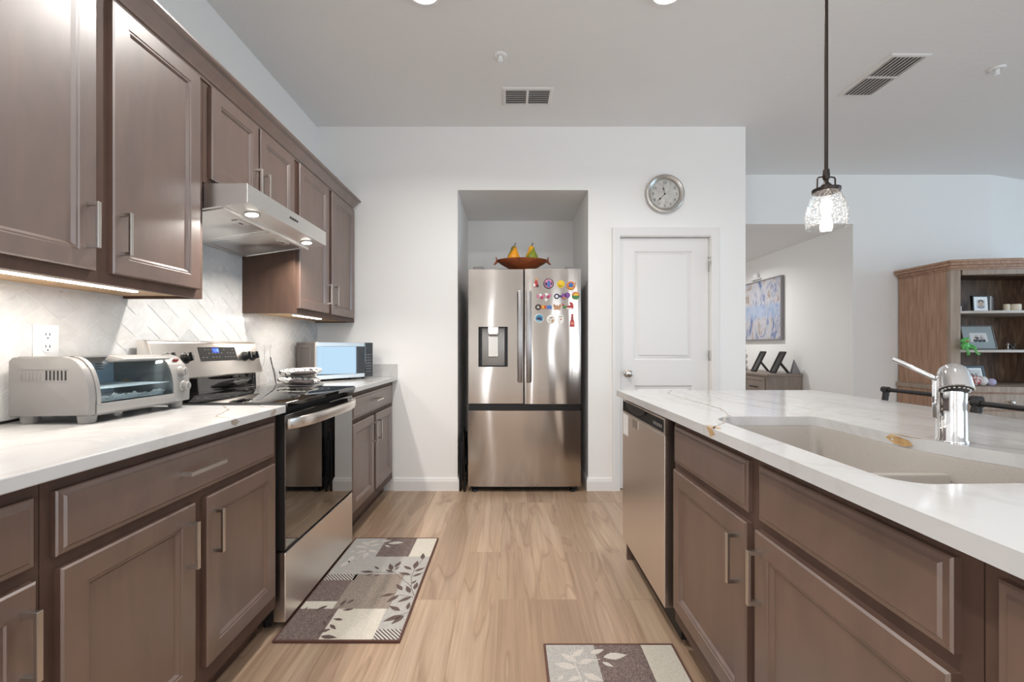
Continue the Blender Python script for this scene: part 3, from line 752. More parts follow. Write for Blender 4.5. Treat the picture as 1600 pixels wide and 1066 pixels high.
navy, pink, yel, org, blu, grn, red, wht, tan, blk, pur, teal = mc(40, 44, 84), mc(206, 128, 158), mc(226, 190, 40), mc(206, 116, 52), mc(66, 106, 176), mc(66, 122, 66), mc(176, 48, 44), mc(232, 228, 222), mc(196, 150, 110), mc(36, 32, 34), mc(120, 70, 146), mc(70, 140, 170)
def b_fig(m_, x, y, z):
    disc(m_, x+.004, y, z+.026, .011, .008, 0); slab(m_, x, y, z, [(-.02, -.036), (.022, -.036), (.014, .0), (.010, .018), (-.004, .018), (-.012, 0)], .007, 1); slab(m_, x, y-.006, z, [(-.022, -.03), (-.004, -.034), (-.006, -.01), (-.018, -.008)], .003, 2); slab(m_, x, y-.006, z, [(.004, -.034), (.022, -.036), (.02, -.016), (.006, -.02)], .003, 3)
magnet('small figure shaped magnet in tan and red, top left of the magnets', *at(185, 230), b_fig, [tan, red, wht, blk])
def b_black(m_, x, y, z):
    disc(m_, x, y, z, .041, .006, 0); disc(m_, x, y-.004, z, .034, .004, 1); slab(m_, x, y-.008, z, [(-.012, -.026), (.014, -.026), (.010, .018), (.0, .026), (-.008, .016)], .002, 2); slab(m_, x, y-.008, z, [(-.03, -.008), (-.014, -.02), (-.012, .006), (-.026, .012)], .002, 3); slab(m_, x, y-.008, z, [(.016, -.012), (.028, -.008), (.026, .012), (.018, .014)], .002, 3)
magnet('round magnet with a thick black rim and a purple and blue picture', *at(395, 250), b_black, [blk, pink, blu, navy])
def b_hat(m_, x, y, z): m_.mi = 0; m_.lathe([(.031, 0), (.031, .003), (.019, .005), (.017, .014), (.008, .018)], (x, y, z), -Y, 24); m_.mi = 1; m_.lathe([(.0185, .005), (.018, .009)], (x, y, z), -Y, 24)
magnet('round yellow hat shaped magnet', *at(600, 260), b_hat, [yel, org])
def b_orb(m_, x, y, z): disc(m_, x-.003, y, z-.004, .035, .006, 0); disc(m_, x-.004, y-.005, z, .018, .005, 1); slab(m_, x, y-.004, z, [(.010, .01), (.038, .022), (.03, -.006), (.014, -.01)], .003, 2); slab(m_, x, y-.005, z, [(-.02, -.026), (.016, -.028), (.01, -.02), (-.014, -.018)], .003, 3)
magnet('round orange magnet with a blue centre, top right of the magnets', *at(775, 275), b_orb, [org, blu, tan, yel])
def b_pink(m_, x, y, z):
    for k, (dx, dz, r) in enumerate(((-.046, 0, .014), (-.03, .008, .012), (-.018, -.010, .014), (.0, .004, .013), (.018, .010, .016), (.032, -.004, .014), (.046, .010, .011), (.016, -.028, .012))): disc(m_, x+dx, y, z+dz, r, .006, k % 3)
magnet('pink flowery cluster magnet', *at(320, 460), b_pink, [pink, wht, mc(180, 70, 100)])
def b_open(m_, x, y, z):
    ring(m_, x-.044, y, z, .017, .006, 0); slab(m_, x, y, z, [(-.026, -.008), (-.008, -.008), (-.008, .008), (-.026, .008)], .006, 0); slab(m_, x, y, z, [(-.008, -.016), (.02, -.026), (.03, -.012), (.026, .02), (-.004, .022)], .007, 1); disc(m_, x+.04, y, z+.008, .022, .007, 2); slab(m_, x, y-.006, z, [(.0, -.018), (.026, -.022), (.022, -.006), (.004, -.004)], .003, 3)
magnet('bottle opener magnet with a purple handle and blue ring', *at(625, 460), b_open, [navy, pur, pur, org])
def b_sun(m_, x, y, z):
    m_.mi = 0; pts = []
    for k in range(15):
        a = pi*k/14; r = .034 if k % 2 else .025; pts.append((r*cos(a), r*sin(a)))
    slab(m_, x, y, z, pts, .006, 0); slab(m_, x, y-.005, z, [(.018*cos(pi*k/10), .018*sin(pi*k/10)) for k in range(11)], .004, 1); slab(m_, x, y, z, [(-.03, 0), (.03, 0), (.024, -.02), (.008, -.034), (-.012, -.028), (-.026, -.02)], .006, 2)
magnet('half sun magnet in orange and yellow over green', *at(850, 450), b_sun, [org, yel, grn])
def b_key(m_, x, y, z):
    ring(m_, x-.046, y, z, .018, .007, 0); slab(m_, x, y, z, [(-.03, -.014), (.02, -.014), (.02, .014), (-.03, .014)], .006, 1); slab(m_, x, y-.005, z, [(-.014, -.008), (-.002, -.008), (-.002, .010), (-.014, .010)], .002, 3); slab(m_, x, y, z, [(.02, -.016), (.062, -.014), (.06, .006), (.046, .018), (.03, .010), (.022, .018)], .006, 2); slab(m_, x, y-.005, z, [(.004, -.01), (.014, -.01), (.014, .008), (.004, .008)], .002, 4)
magnet('bottle opener magnet with a black ring and orange and blue handle', *at(320, 640), b_key, [blk, org, blu, yel, red])
def b_fly(m_, x, y, z):
    for s in (-1, 1): slab(m_, x, y, z, [(0, .004), (s*.026, .026), (s*.034, .018), (s*.028, 0), (s*.026, -.018), (s*.014, -.026), (0, -.008)][::s], .005, 0); disc(m_, x+s*.02, y-.004, z+.008, .006, .003, 1)
    slab(m_, x, y, z, [(-.003, -.02), (.003, -.02), (.003, .018), (-.003, .018)], .007, 1)
magnet('tan butterfly magnet in the third row, between the black ring opener and the red curl', *at(540, 640), b_fly, [tan, mc(150, 96, 64)])
def b_bird(m_, x, y, z): slab(m_, x, y, z, [(-.05, .03), (-.044, -.018), (.0, -.022), (.036, -.022), (.042, -.004), (.034, .024), (.014, .034), (.01, .022), (.02, .008), (-.01, .004), (-.03, .002)], .006, 0); slab(m_, x, y-.005, z, [(-.046, -.004), (-.03, .006), (-.004, -.006), (-.02, -.018), (-.044, -.018)], .003, 1); slab(m_, x, y-.005, z, [(-.02, -.022), (.03, -.024), (.026, -.014), (-.012, -.012)], .003, 2)
magnet('red and green curled magnet with a white foot', *at(725, 625), b_bird, [red, grn, wht])
def b_wave(m_, x, y, z): disc(m_, x, y, z, .037, .006, 0); disc(m_, x+.003, y-.004, z+.002, .031, .003, 1); slab(m_, x, y-.006, z, [(-.02, -.006), (.026, -.016), (.02, .004), (.006, .014), (-.012, .008)], .003, 2); slab(m_, x, y-.006, z, [(-.026, -.01), (.022, -.02), (.008, -.03), (-.016, -.026)], .0025, 3)
magnet('round sea blue magnet with a dark island', *at(235, 830), b_wave, [wht, teal, navy, mc(150, 190, 200)])
def b_plate(m_, x, y, z): disc(m_, x, y, z, .035, .006, 0); slab(m_, x, y-.0045, z, [(-.002, -.022), (.02, -.02), (.022, -.002), (.006, .002)], .003, 1); slab(m_, x, y-.0045, z, [(-.012, .006), (.014, .010), (.016, .018), (-.01, .016)], .002, 2); disc(m_, x-.012, y-.004, z-.006, .005, .003, 2)
magnet('round cream magnet with tan drawing', *at(435, 845), b_plate, [wht, tan, mc(120, 112, 96)])
def b_tag(m_, x, y, z): slab(m_, x, y, z, [(-.018, -.03), (-.006, -.038), (.014, -.032), (.02, -.01), (.02, .03), (.008, .034), (-.016, .032), (-.021, .0)], .006, 0); slab(m_, x, y-.005, z, [(-.006, -.002), (.0, -.010), (.006, -.002), (.003, .004), (-.003, .004)], .002, 1); slab(m_, x, y-.005, z, [(-.012, .016), (.012, .016), (.012, .022), (-.012, .022)], .002, 2)
magnet('white rounded tag magnet with a small red heart', *at(600, 840), b_tag, [wht, red, mc(130, 140, 120)])
def b_bot(m_, x, y, z): slab(m_, x, y, z, [(-.018, -.052), (.018, -.052), (.018, -.012), (.008, .01), (.008, .05), (-.006, .05), (-.008, .01), (-.016, -.01)], .008, 0); slab(m_, x, y-.007, z, [(-.012, -.034), (.012, -.034), (.012, -.014), (-.012, -.014)], .003, 1); slab(m_, x, y-.007, z, [(-.008, .014), (.008, .014), (.008, .022), (-.008, .022)], .003, 2)
magnet('tall red bottle shaped magnet, lowest on the right', *at(790, 860), b_bot, [red, mc(210, 120, 110), mc(110, 30, 34)])
# folded black step stool in the gap beside the fridge
st = thing('folded_stool', 'folded black step stool stored in the gap left of the fridge', 'stool', (-.378, 3.5, 0))
m_ = MB(); m_.tube([(-.398, 3.42, .0), (-.394, 3.42, .45), (-.378, 3.43, .50)], .009, 8); m_.tube([(-.398, 3.68, .0), (-.394, 3.68, .46)], .009, 8); m_.box(-.402, -.390, 3.42, 3.68, .20, .235, .003); m_.build('rear_frame', 'black', st)
m_ = MB(); m_.tube([(-.362, 3.41, .0), (-.374, 3.42, .43), (-.382, 3.43, .49)], .009, 8); m_.tube([(-.362, 3.68, .0), (-.374, 3.68, .43)], .009, 8); m_.box(-.376, -.362, 3.42, 3.68, .12, .15, .003); m_.build('front_frame', 'black', st)
m_ = MB(); m_.box(-.388, -.378, 3.405, 3.66, .09, .40, .003); m_.build('step_board', 'dark', st)

# ================================================================ things on the left counter
TX0, TX1, TY0, TY1, TB = -1.505, -1.262, 1.285, 1.69, .938
def tprof(k=10, inset=0):
    P = [(TX0+inset, TB+inset), (TX0+inset, 1.105-inset), (TX0+.012+inset, 1.117-inset), (-1.345, 1.119-inset)]
    for i in range(k+1):
        a = radians(90-88*i/k); P.append((-1.345+(TX1+1.345-inset)*cos(a)**.8 if cos(a) > 0 else -1.345, .985+(1.119-.985-inset)*max(0, sin(a))))
    P += [(TX1-inset, TB+.004+inset)]
    return P
to = thing('toaster_oven', 'grey countertop toaster oven with a curved glass door', 'toaster oven', ((TX0+TX1)/2, (TY0+TY1)/2, CZ))
m_ = MB(); m_.prism(tprof(), 'Y', TY0, TY0+.022, .004)
m_.mi = 1
for k in range(6): m_.box(-1.392+k*.0115, -1.387+k*.0115, TY0-.0006, TY0+.002, 1.048, 1.077)
m_.mi = 0
for k in range(6): m_.box(-1.470+k*.0115, -1.464+k*.0115, TY0-.0014, TY0+.002, 1.048, 1.077, .0006)
for z_ in (1.043, 1.080): m_.box(-1.475, -1.322, TY0-.001, TY0+.002, z_, z_+.0016)
m_.build('side_panel', ['greyplastic', 'dark'], to, smooth=30)
m_ = MB(); m_.prism(tprof(), 'Y', TY1-.072, TY1, .004); cpn = m_.build('control_panel', 'silver', to, smooth=30)
m_ = MB(); m_.box(TX0+.002, TX0+.008, TY0+.022, TY1-.072, TB+.004, 1.112); m_.box(TX0+.006, -1.335, TY0+.02, TY1-.071, 1.113, 1.1185); m_.box(TX0+.004, TX1-.004, TY0+.022, TY1-.072, TB, TB+.006); m_.build('shell', 'greyplastic', to, smooth=0)
MM['oven_inside'] = mat('oven_lining', (190, 204, 214), .4)
m_ = MB(); m_.box(TX0+.0085, TX0+.0105, TY0+.0225, TY1-.0725, TB+.0065, 1.1125)
m_.mi = 1
for yy in (1.50, 1.545):
    for k in range(3): m_.box(TX0+.0105, TX0+.0115, yy, yy+.03, 1.085-k*.009, 1.089-k*.009)
m_.build('lining', ['oven_inside', 'dark'], to, smooth=0)
m_ = MB()
for k in range(16): m_.tube([(TX0+.02, TY0+.035+k*.0187, 1.018), (-1.285, TY0+.035+k*.0187, 1.018)], .0014, 6)
for xx in (TX0+.02, -1.285): m_.tube([(xx, TY0+.024, 1.018), (xx, TY1-.074, 1.018)], .002, 6)
m_.build('rack', 'whitep', to)
MM['foil'] = mat('crumpled_foil', (226, 225, 222), .3, .45); NT(MM['foil']).bump(NT(MM['foil']).noise(NT(MM['foil']).coord(), 110, 3, .7), .9, .006)
m_ = MB(); m_.box(TX0+.03, -1.29, TY0+.04, TY1-.095, .975, .981); nn_ = 26
Ls = []
for k in range(nn_+1):
    y_ = TY0+.04+(TY1-TY0-.135)*k/nn_; z_ = .992+R.uniform(-.006, .008); Ls.append([(-1.29, y_, .978), (-1.286+R.uniform(-.003, .003), y_, z_), (-1.292, y_, z_-.001), (-1.296, y_, .982)])
m_.loops(Ls); m_.build('foil_tray', 'foil', to)
MM['glass'] = clear_glass('clear_glass', refl=.06)
MM['ovenpane'] = clear_glass('oven_pane', (240, 247, 250), .02)
pr = [p for p in tprof(14) if p[0] > -1.345 and p[1] > .985]
m_ = MB(); pr2 = [(-1.330, 1.1175)]+[p for p in pr]+[(TX1, .972)]
def shellstrip(m_, pr, y0, y1, off, th):
    A = []
    for i, p in enumerate(pr):
        q0, q1 = pr[max(0, i-1)], pr[min(len(pr)-1, i+1)]; dx, dz = q1[0]-q0[0], q1[1]-q0[1]; l = math.hypot(dx, dz); nx, nz = -dz/l, dx/l
        if nx < 0 and nz < 0: nx, nz = -nx, -nz
        A.append((p, (abs(nx), abs(nz))))
    outer = [(p[0]+n[0]*off, p[1]+n[1]*off) for p, n in A]; inner = [(p[0]+n[0]*(off-th), p[1]+n[1]*(off-th)) for p, n in A]
    for a in range(len(pr)-1):
        for (y_a, y_b) in ((y0, y1),):
            m_.f([(outer[a][0], y_a, outer[a][1]), (outer[a][0], y_b, outer[a][1]), (outer[a+1][0], y_b, outer[a+1][1]), (outer[a+1][0], y_a, outer[a+1][1])])
            m_.f([(inner[a][0], y_b, inner[a][1]), (inner[a][0], y_a, inner[a][1]), (inner[a+1][0], y_a, inner[a+1][1]), (inner[a+1][0], y_b, inner[a+1][1])])
            for y_ in (y_a, y_b): m_.f([(outer[a][0], y_, outer[a][1]), (outer[a+1][0], y_, outer[a+1][1]), (inner[a+1][0], y_, inner[a+1][1]), (inner[a][0], y_, inner[a][1])])
    for e in (0, -1): m_.f([(outer[e][0], y0, outer[e][1]), (outer[e][0], y1, outer[e][1]), (inner[e][0], y1, inner[e][1]), (inner[e][0], y0, inner[e][1])])
shellstrip(m_, pr2, TY0+.036, TY1-.082, 0, .003); dd = m_.build('door', 'ovenpane', to, smooth=50)
m_ = MB(); shellstrip(m_, pr2, TY0+.024, TY0+.037, .0015, .006); shellstrip(m_, pr2, TY1-.083, TY1-.074, .0015, .006)
m_.box(TX1-.006, TX1+.001, TY0+.024, TY1-.074, TB+.006, .974, .001); m_.build('door_frame', 'silver', dd, smooth=30)
m_ = MB(); hx = -1.268
m_.prism([(hx-.045, 1.106), (hx-.030, 1.122), (hx+.020, 1.112), (hx+.022, 1.104), (hx-.028, 1.098)], 'Y', 1.385, 1.575, .003); m_.build('handle', 'silver', dd, smooth=30)
for z_ in (1.055, 1.0):
    m_ = MB(); xk = TX1-.012 if z_ > 1.02 else TX1-.001
    m_.lathe([(.019, -.012), (.019, .003), (.016, .006), (.0145, .022), (.012, .024)], (xk, TY1-.036, z_), X, 24); m_.obox((xk+.024, TY1-.036, z_), (X, Y, Z), (.004, .0028, .013), .001); m_.build('knob', 'silver', cpn)
m_ = MB(); m_.obox((-1.290, TY1-.037, 1.098), (Vector((1, 0, 1)), Y, Vector((-1, 0, 1))), (.006, .011, .004), .0015); m_.build('power_light', emit('red_lens', (190, 40, 24), .25), cpn)
for xx in (TX0+.035, TX1-.035):
    for yy in (TY0+.03, TY1-.03):
        m_ = MB(); m_.lathe([(.018, 0), (.021, .004), (.024, .0255)], (xx, yy, CZ+.0005), Z, 20); m_.build('foot', 'greyplastic', to)
m_ = MB(); m_.tube([(TX0+.01, 1.5, .95), (TX0-.018, 1.45, .932), (TX0-.02, 1.3, .921), (TX0-.005, 1.1, .9195), (-1.52, .95, .9195), (-1.525, .7, .9195)], .0045, 8); m_.build('power_cord', 'black', to)
# carafe
ca = MB(); ca.lathe([(.044, 0), (.047, .004), (.047, .06), (.040, .10), (.022, .135), (.017, .16), (.016, .225), (.022, .245), (.0215, .246), (.0145, .225), (.0155, .16), (.0205, .136), (.0385, .099), (.045, .059), (.045, .006), (.01, .005)], (-1.452, 2.565, CZ+.0005), Z, 32)
tag(ca.build('carafe', 'glass'), 'clear glass carafe with a narrow neck, on the counter past the range', 'carafe')
rd = MB(); rd.tube([(-1.385, 2.54, CZ+.014), (-1.43, 2.56, 1.09)], .0028, 8)
MM['zebra'] = mat('zebra_cloth', (230, 226, 220), .9); t = NT(MM['zebra'])
wv = t.n('ShaderNodeTexWave', wave_type='BANDS', bands_direction='DIAGONAL'); wv.inputs['Scale'].default_value = 14; wv.inputs['Distortion'].default_value = 14; wv.inputs['Detail'].default_value = 2; wv.inputs['Detail Scale'].default_value = 1.3
t.l(t.coord(), wv.inputs[0]); t.l(t.ramp(wv.outputs['Fac'], [(.12, (46, 42, 42)), (.16, (234, 230, 224))], 'LINEAR'), t.b.inputs['Base Color'])
MM['darkcloth'] = weave('dark_cloth', (56, 50, 50), (90, 82, 80), 160)
tag(rd.build('skewer', 'blkmetal'), 'thin dark skewer leaning against the glass carafe', 'utensil')
tr = MB(); tr.lathe([(.125, 0), (.14, .004), (.142, .010), (.135, .012), (.05, .012)], (-1.275, 2.60, CZ+.0005), Z, 32, sx=1, sy=.6)
tag(tr.build('trivet', 'greyplastic'), 'grey oval trivet under the zebra striped oven mitts', 'trivet')
for k, (lab, z_, dx) in enumerate((('lower zebra striped oven mitt, flat on the grey trivet', .0365, -.004), ('upper zebra striped oven mitt, on top of the other mitt', .087, .006))):
    mt = thing('oven_mitt', lab, 'oven mitt', (-1.27+dx, 2.60, CZ+z_-.024), 'oven mitts on the trivet')
    rot = Matrix.Rotation(.05-.1*k, 3, 'Y')
    m_ = MB(); m_.blob((-1.275+dx, 2.60, CZ+z_), .118, .07, .0215, .6, rot, 28, 12, .012); m_.build('cloth', 'zebra', mt, smooth=60)
    m_ = MB(); m_.blob((-1.228+dx, 2.535, CZ+z_-.006), .070, .036, .0125, .7, rot, 22, 10, .01); m_.build('palm', 'darkcloth', mt, smooth=60)
# microwave, turned 30 degrees in the corner; built square then placed
mw = thing('microwave', 'grey microwave with mirrored door set diagonally in the corner', 'microwave', (0, 0, 0))
MWW, MWD, MWH = .445, .270, .268
MM['mwcase'] = mat('microwave_case', (112, 106, 104), .4, .4)
m_ = MB(); m_.box(-MWD, -.022, 0, MWW, .014, MWH, .004)
m_.mi = 1
for i in range(5):
    for j in range(5): m_.box(-.215+i*.026, -.203+i*.026, -.0006, .001, .055+j*.014, .062+j*.014)
m_.mi = 0
m_.rl((-.24, -.0001, .045), X, Z, -Y, .17, .20, [(0, 0), (.006, .004), (.014, .004), (.02, .001)], cap0=False)
m_.build('case', ['mwcase', 'dark'], mw, smooth=0)
MM['mwglass'] = blackglass('microwave_door_glass', 2.4, .02, (16, 24, 34))
m_ = MB(); m_.box(-.022, -.002, .001, MWW*.845, .014, MWH, .003); md = m_.build('door', 'hood', mw, smooth=0)
m_ = MB(); m_.box(-.0021, .001, .003, MWW*.843, .042, MWH-.028, .0015); m_.mi = 1; m_.box(.001, .0013, .05, MWW*.72, .07, MWH-.058); m_.build('window', ['mwglass', 'mwglass'], md, smooth=0)
m_ = MB(); m_.box(-.022, 0, MWW*.848, MWW, .014, MWH, .003); kp = m_.build('keypad', 'mwglass', mw, smooth=0)
m_ = MB()
for i in range(3):
    for j in range(7): m_.box(0, .0008, MWW*.868+i*.016, MWW*.868+i*.016+.008, .05+j*.021, .056+j*.021)
m_.build('keys', 'greyplastic', kp, smooth=0)
for a_ in (-.05, -MWD+.04):
    for b_ in (.05, MWW-.05):
        m_ = MB(); m_.cyl((a_, b_, 0), (a_, b_, .0145), .012, seg=14); m_.build('foot', 'black', mw)
place(mw, (-1.303, 2.880, CZ+.0005), radians(-37))
# something small on top of the far wall cabinet
kn = MB(); kn.lathe([(.006, 2.2405), (.03, 2.241), (.034, 2.27), (.018, 2.32), (.010, 2.335), (.022, 2.35), (.022, 2.365), (.008, 2.376)], (-1.26, 3.08, 0), Z, 20)
tag(kn.build('ornament', mat('stoneware', (150, 138, 126), .6)), 'small grey ornament peeking over the crown moulding near the far corner', 'ornament')
# ================================================================ island
IX = .632; ID = .60; IE = 2.34
def island_end(label, name, y0, y1):
    o = MB().box(IX, IX+ID, y0, y1, 0, .883).build(name, 'cab', smooth=0); return tag(o, label, 'panel')
island_end('dark wood panel closing the far end of the island', 'end_panel', 2.313, 2.331)
i1 = cabinet('sink_cabinet', 'wide dark sink cabinet in the island next to the dishwasher, two tall doors', 'cabinet', 'R', IX, ID, .572, 1.64, 0, .883,
    [(1.117, 1.615, .168, .69, 1.150, .583), (.60, 1.078, .168, .69, 1.050, .583)], [(1.117, 1.615, .717, .853), (.60, 1.067, .717, .853)], toe=.105)
# sink cabinet has an open well for the bowls
i2 = cabinet('island_cabinet', 'dark island cabinet at the bottom right corner of the view', 'cabinet', 'R', IX, ID, -.3, .570, 0, .883,
    [(.15, .545, .168, .69), (-.27, .11, .168, .69)], [(.15, .545, .717, .853), (-.27, .11, .717, .853)], toe=.105)
bk_ = MB().box(IX+ID+.001, IX+ID+.02, -.3, 2.331, 0, .883).build('back_panel', 'cab', smooth=0); tag(bk_, 'dark wood back panel along the seating side of the island', 'panel')
# sink well: hollow the cabinet body under the opening
bd = [c for c in i1.children if c.name.startswith('body')][0]
me = bd.data; o_ = ORG[i1.name]
m_ = MB()
ya, yb, zt, zb = .572, 1.64, .883, .66
m_.box(IX, IX+ID, ya, yb, .105, zb); m_.box(IX, IX+.02, ya, yb, zb, zt); m_.box(IX+ID-.02, IX+ID, ya, yb, zb, zt)
m_.box(IX+.02, IX+ID-.02, ya, ya+.02, zb, zt); m_.box(IX+.02, IX+ID-.02, yb-.02, yb, zb, zt); m_.box(IX+.07, IX+ID, ya, yb, 0, .105)
tmp = m_.build('body_hollow', 'cabframe_shaded', i1, smooth=0); bd.data = tmp.data; bpy.data.objects.remove(tmp)
# dishwasher
dw = thing('dishwasher', 'stainless steel dishwasher at the far end of the island', 'dishwasher', (.9, 2.0, 0))
DY0, DY1, DX = 1.682, 2.308, .606
m_ = MB(); m_.box(.66, 1.22, DY0-.03, DY1, .02, .878); m_.build('tub', 'dark', dw, smooth=0)
m_ = MB(); m_.box(.70, .72, DY0, DY1, .0, .11); m_.build('toe_plate', 'dark', dw, smooth=0)
m_ = MB(); m_.box(DX, .66, DY0, DY1, .125, .80, .002); ddp = m_.build('door', 'steel', dw, smooth=0)
m_ = MB(); m_.rl((DX, DY1, .802), -Y, Z, -X, DY1-DY0, .066, [(0, -.054), (0, -.002), (.002, 0), (.008, 0), (.010, -.006)], mis=[0, 0, 0, 1, 1])
ctl = m_.build('control_strip', ['steel', 'dark'], dw, smooth=0)
m_ = MB(); 
n_ = 14; top = [(DX-.0005, DY1-.06-.32*k/n_, .862) for k in range(n_+1)]; bot = [(DX-.0005, DY1-.06-.32*k/n_, .845-.026*sin(pi*k/n_)) for k in range(n_+1)]
m_.loops([top, bot], False, False, False); m_.build('pocket_handle', 'black', ctl, smooth=0)
m_ = MB()
for k in range(5): m_.box(DX-.001, DX+.001, DY0+.03+k*.022, DY0+.042+k*.022, .825, .838)
m_.build('buttons', 'greyplastic', ctl, smooth=0)
m_ = MB(); m_.box(DX-.0016, DX, 2.205, 2.29, .69, .795); lb_ = m_.build('energy_tag', 'whitep', ddp, smooth=0); lb_['label'] = 'white paper tag'
m_ = MB(); m_.box(DX-.0016, DX, 2.03, 2.12, .755, .797); m_.build('sticker', 'nickel', ddp, smooth=0)
# countertop with the sink cut-out
CT0, CT1 = .581, 1.65
hole = [(.668, .76), (.668, 1.29)]
def arc(cx, cy, r, a0, a1, n=7): return [(cx+r*cos(radians(a0+(a1-a0)*k/n)), cy+r*sin(radians(a0+(a1-a0)*k/n))) for k in range(n+1)]
hole = arc(.758, 1.355, .09, 180, 90) + arc(1.0, 1.415, .03, 90, 5, 4) + [(1.033, 1.30), (1.034, 1.16), (1.046, 1.08), (1.075, 1.0), (1.108, .94)] + arc(1.065, .80, .06, 20, -75, 5) + arc(.728, .79, .06, 265, 180, 6)
hole = [(x, y if y < 1.4 else y) for x, y in hole]
outer = [(CT0, -.5), (CT1, -.5), (CT1, IE), (CT0, IE)]
m_ = MB(); m_.holed(outer, [hole], .884, CZ)
veinline(m_, [(.885, IE), (.80, 2.18), (.79, 2.0), (.80, 1.80), (.80, 1.62), (.745, 1.46), (.70, 1.40), (.655, 1.32), (.600, 1.26), (.583, 1.22)], .006, ZV, 1, seed=11)
veinline(m_, [(.93, 2.1), (.955, 1.85), (.985, 1.62), (1.0, 1.50), (1.02, 1.43)], .0025, ZV, 1, seed=12)
veinline(m_, [(1.30, 2.3), (1.34, 1.95), (1.37, 1.55), (1.40, 1.15), (1.42, .8)], .002, ZV, 1, seed=13)
veinline(m_, [(1.05, 1.2), (1.09, 1.1), (1.18, .95), (1.3, .8)], .0015, ZV, 1, seed=14)
veinline(m_, [(1.1, 2.32), (1.08, 2.05), (1.12, 1.7), (1.22, 1.25), (1.28, 1.0)], .0018, ZV, 1, seed=15)
patch(m_, [(CT0-.0004, 1.27, .9135), (CT0-.0004, 1.235, .9135), (CT0-.0004, 1.215, .90), (CT0-.0004, 1.245, .886), (CT0-.0004, 1.255, .90)])
patch(m_, [(.583, 1.285, ZV), (.60, 1.275, ZV), (.612, 1.245, ZV), (.60, 1.22, ZV), (.583, 1.225, ZV)])
patch(m_, [(1.0335, 1.165, .912), (1.0335, 1.135, .909), (1.037, 1.115, .904), (1.0385, 1.105, .893), (1.036, 1.125, .886), (1.033, 1.155, .889), (1.033, 1.18, .9)])
patch(m_, [(1.035, 1.17, ZV), (1.045, 1.15, ZV), (1.043, 1.12, ZV), (1.052, 1.095, ZV), (1.044, 1.092, ZV), (1.036, 1.13, ZV)])
patch(m_, [(1.0, 1.4465, .9), (1.018, 1.4465, .912), (1.028, 1.44, .9), (1.012, 1.4465, .886)], 1)
tag(m_.build('countertop', ['quartz', 'vein', 'veinb'], smooth=0, recalc=True), 'long white veined countertop of the island, holding the sink', 'countertop')
# undermount double sink
sk = thing('sink', 'grey beige undermount double bowl sink in the island', 'sink', (.87, 1.08, .66))
def inset(poly, d):
    cx, cy = sum(p[0] for p in poly)/len(poly), sum(p[1] for p in poly)/len(poly); out = []
    for x, y in poly:
        l = math.hypot(x-cx, y-cy); out.append((x-(x-cx)/l*d, y-(y-cy)/l*d))
    return out
m_ = MB()
rg = [(hole, -.016, .8835), (hole, .004, .8835), (hole, .006, .878), (hole, .02, .72), (hole, .04, .695)]
m_.loops([[(x, y, z) for x, y in inset(p, d)] for p, d, z in rg]+[[(x, y, .690) for x, y in inset(hole, .09)]], False, True)
m_.build('bowl', 'granite', sk, smooth=40)
m_ = MB(); m_.prism([(1.006, .690), (1.050, .690), (1.038, .845), (1.018, .845)], 'X', .680, 1.048, .006)
m_.build('divider', 'granite', sk, smooth=40)
for yy in (1.23, .88):
    m_ = MB(); m_.lathe([(.05, .6905), (.05, .694), (.036, .695), (.03, .691)], (.86, yy, 0), Z, 24); m_.build('drain', 'chrome', sk)
# faucet
fa = thing('faucet', 'short chrome kitchen faucet with a raised lever behind the sink', 'faucet', (1.093, 1.062, CZ))
fx, fyy = 1.093, 1.062
m_ = MB(); m_.lathe([(.031, .9145), (.031, .918), (.0288, .922), (.0282, 1.0), (.0286, 1.05), (.028, 1.066), (.022, 1.078), (.008, 1.084)], (fx, fyy, 0), Z, 36); m_.build('body', 'chrome', fa)
sd = Vector((-.50, -.80, 0)).normalized(); ax_ = (sd*.42+Vector((0, 0, -.9))).normalized()
cc = Vector((fx, fyy, 1.055))+sd*.027
m_ = MB(); m_.lathe([(.005, -.052), (.017, -.050), (.025, -.043), (.0295, -.030), (.0315, -.010), (.0328, .006), (.0332, .010), (.031, .012)], cc, ax_, 40)
hd = m_.build('spray_head', 'chrome', fa)
m_ = MB(); m_.lathe([(.0305, .0122), (.028, .0135), (.010, .0135)], cc, ax_, 32)
m_.mi = 1
a_ = Vector((0, 0, 1)); a_ = (a_-ax_*ax_.dot(a_)).normalized(); b_ = ax_.cross(a_)
for k in range(18):
    q = cc+ax_*.0142+a_*.0245*cos(2*pi*k/18)+b_*.0245*sin(2*pi*k/18); m_.lathe([(.0025, 0), (.0018, .0012)], q, ax_, 8)
m_.build('spray_face', ['blkmetal', 'whitep'], hd)
lv = Vector((-.70, .72, 0)).normalized(); s0 = Vector((fx, fyy, 0))+lv*.027
m_ = MB(); m_.obox(s0+Vector((0, 0, 1.02)), (lv, Z.cross(lv), Z), (.0075, .009, .052), .003)
e0, e1 = s0+Vector((0, 0, 1.066))-lv*.004, s0+lv*.082+Vector((0, 0, 1.118)); dv = (e1-e0).normalized(); sv = Z.cross(lv)
m_.obox((e0+e1)/2, (dv, sv, dv.cross(sv)), ((e1-e0).length/2, .0105, .0055), .002); m_.build('lever', 'chrome', fa, smooth=30)

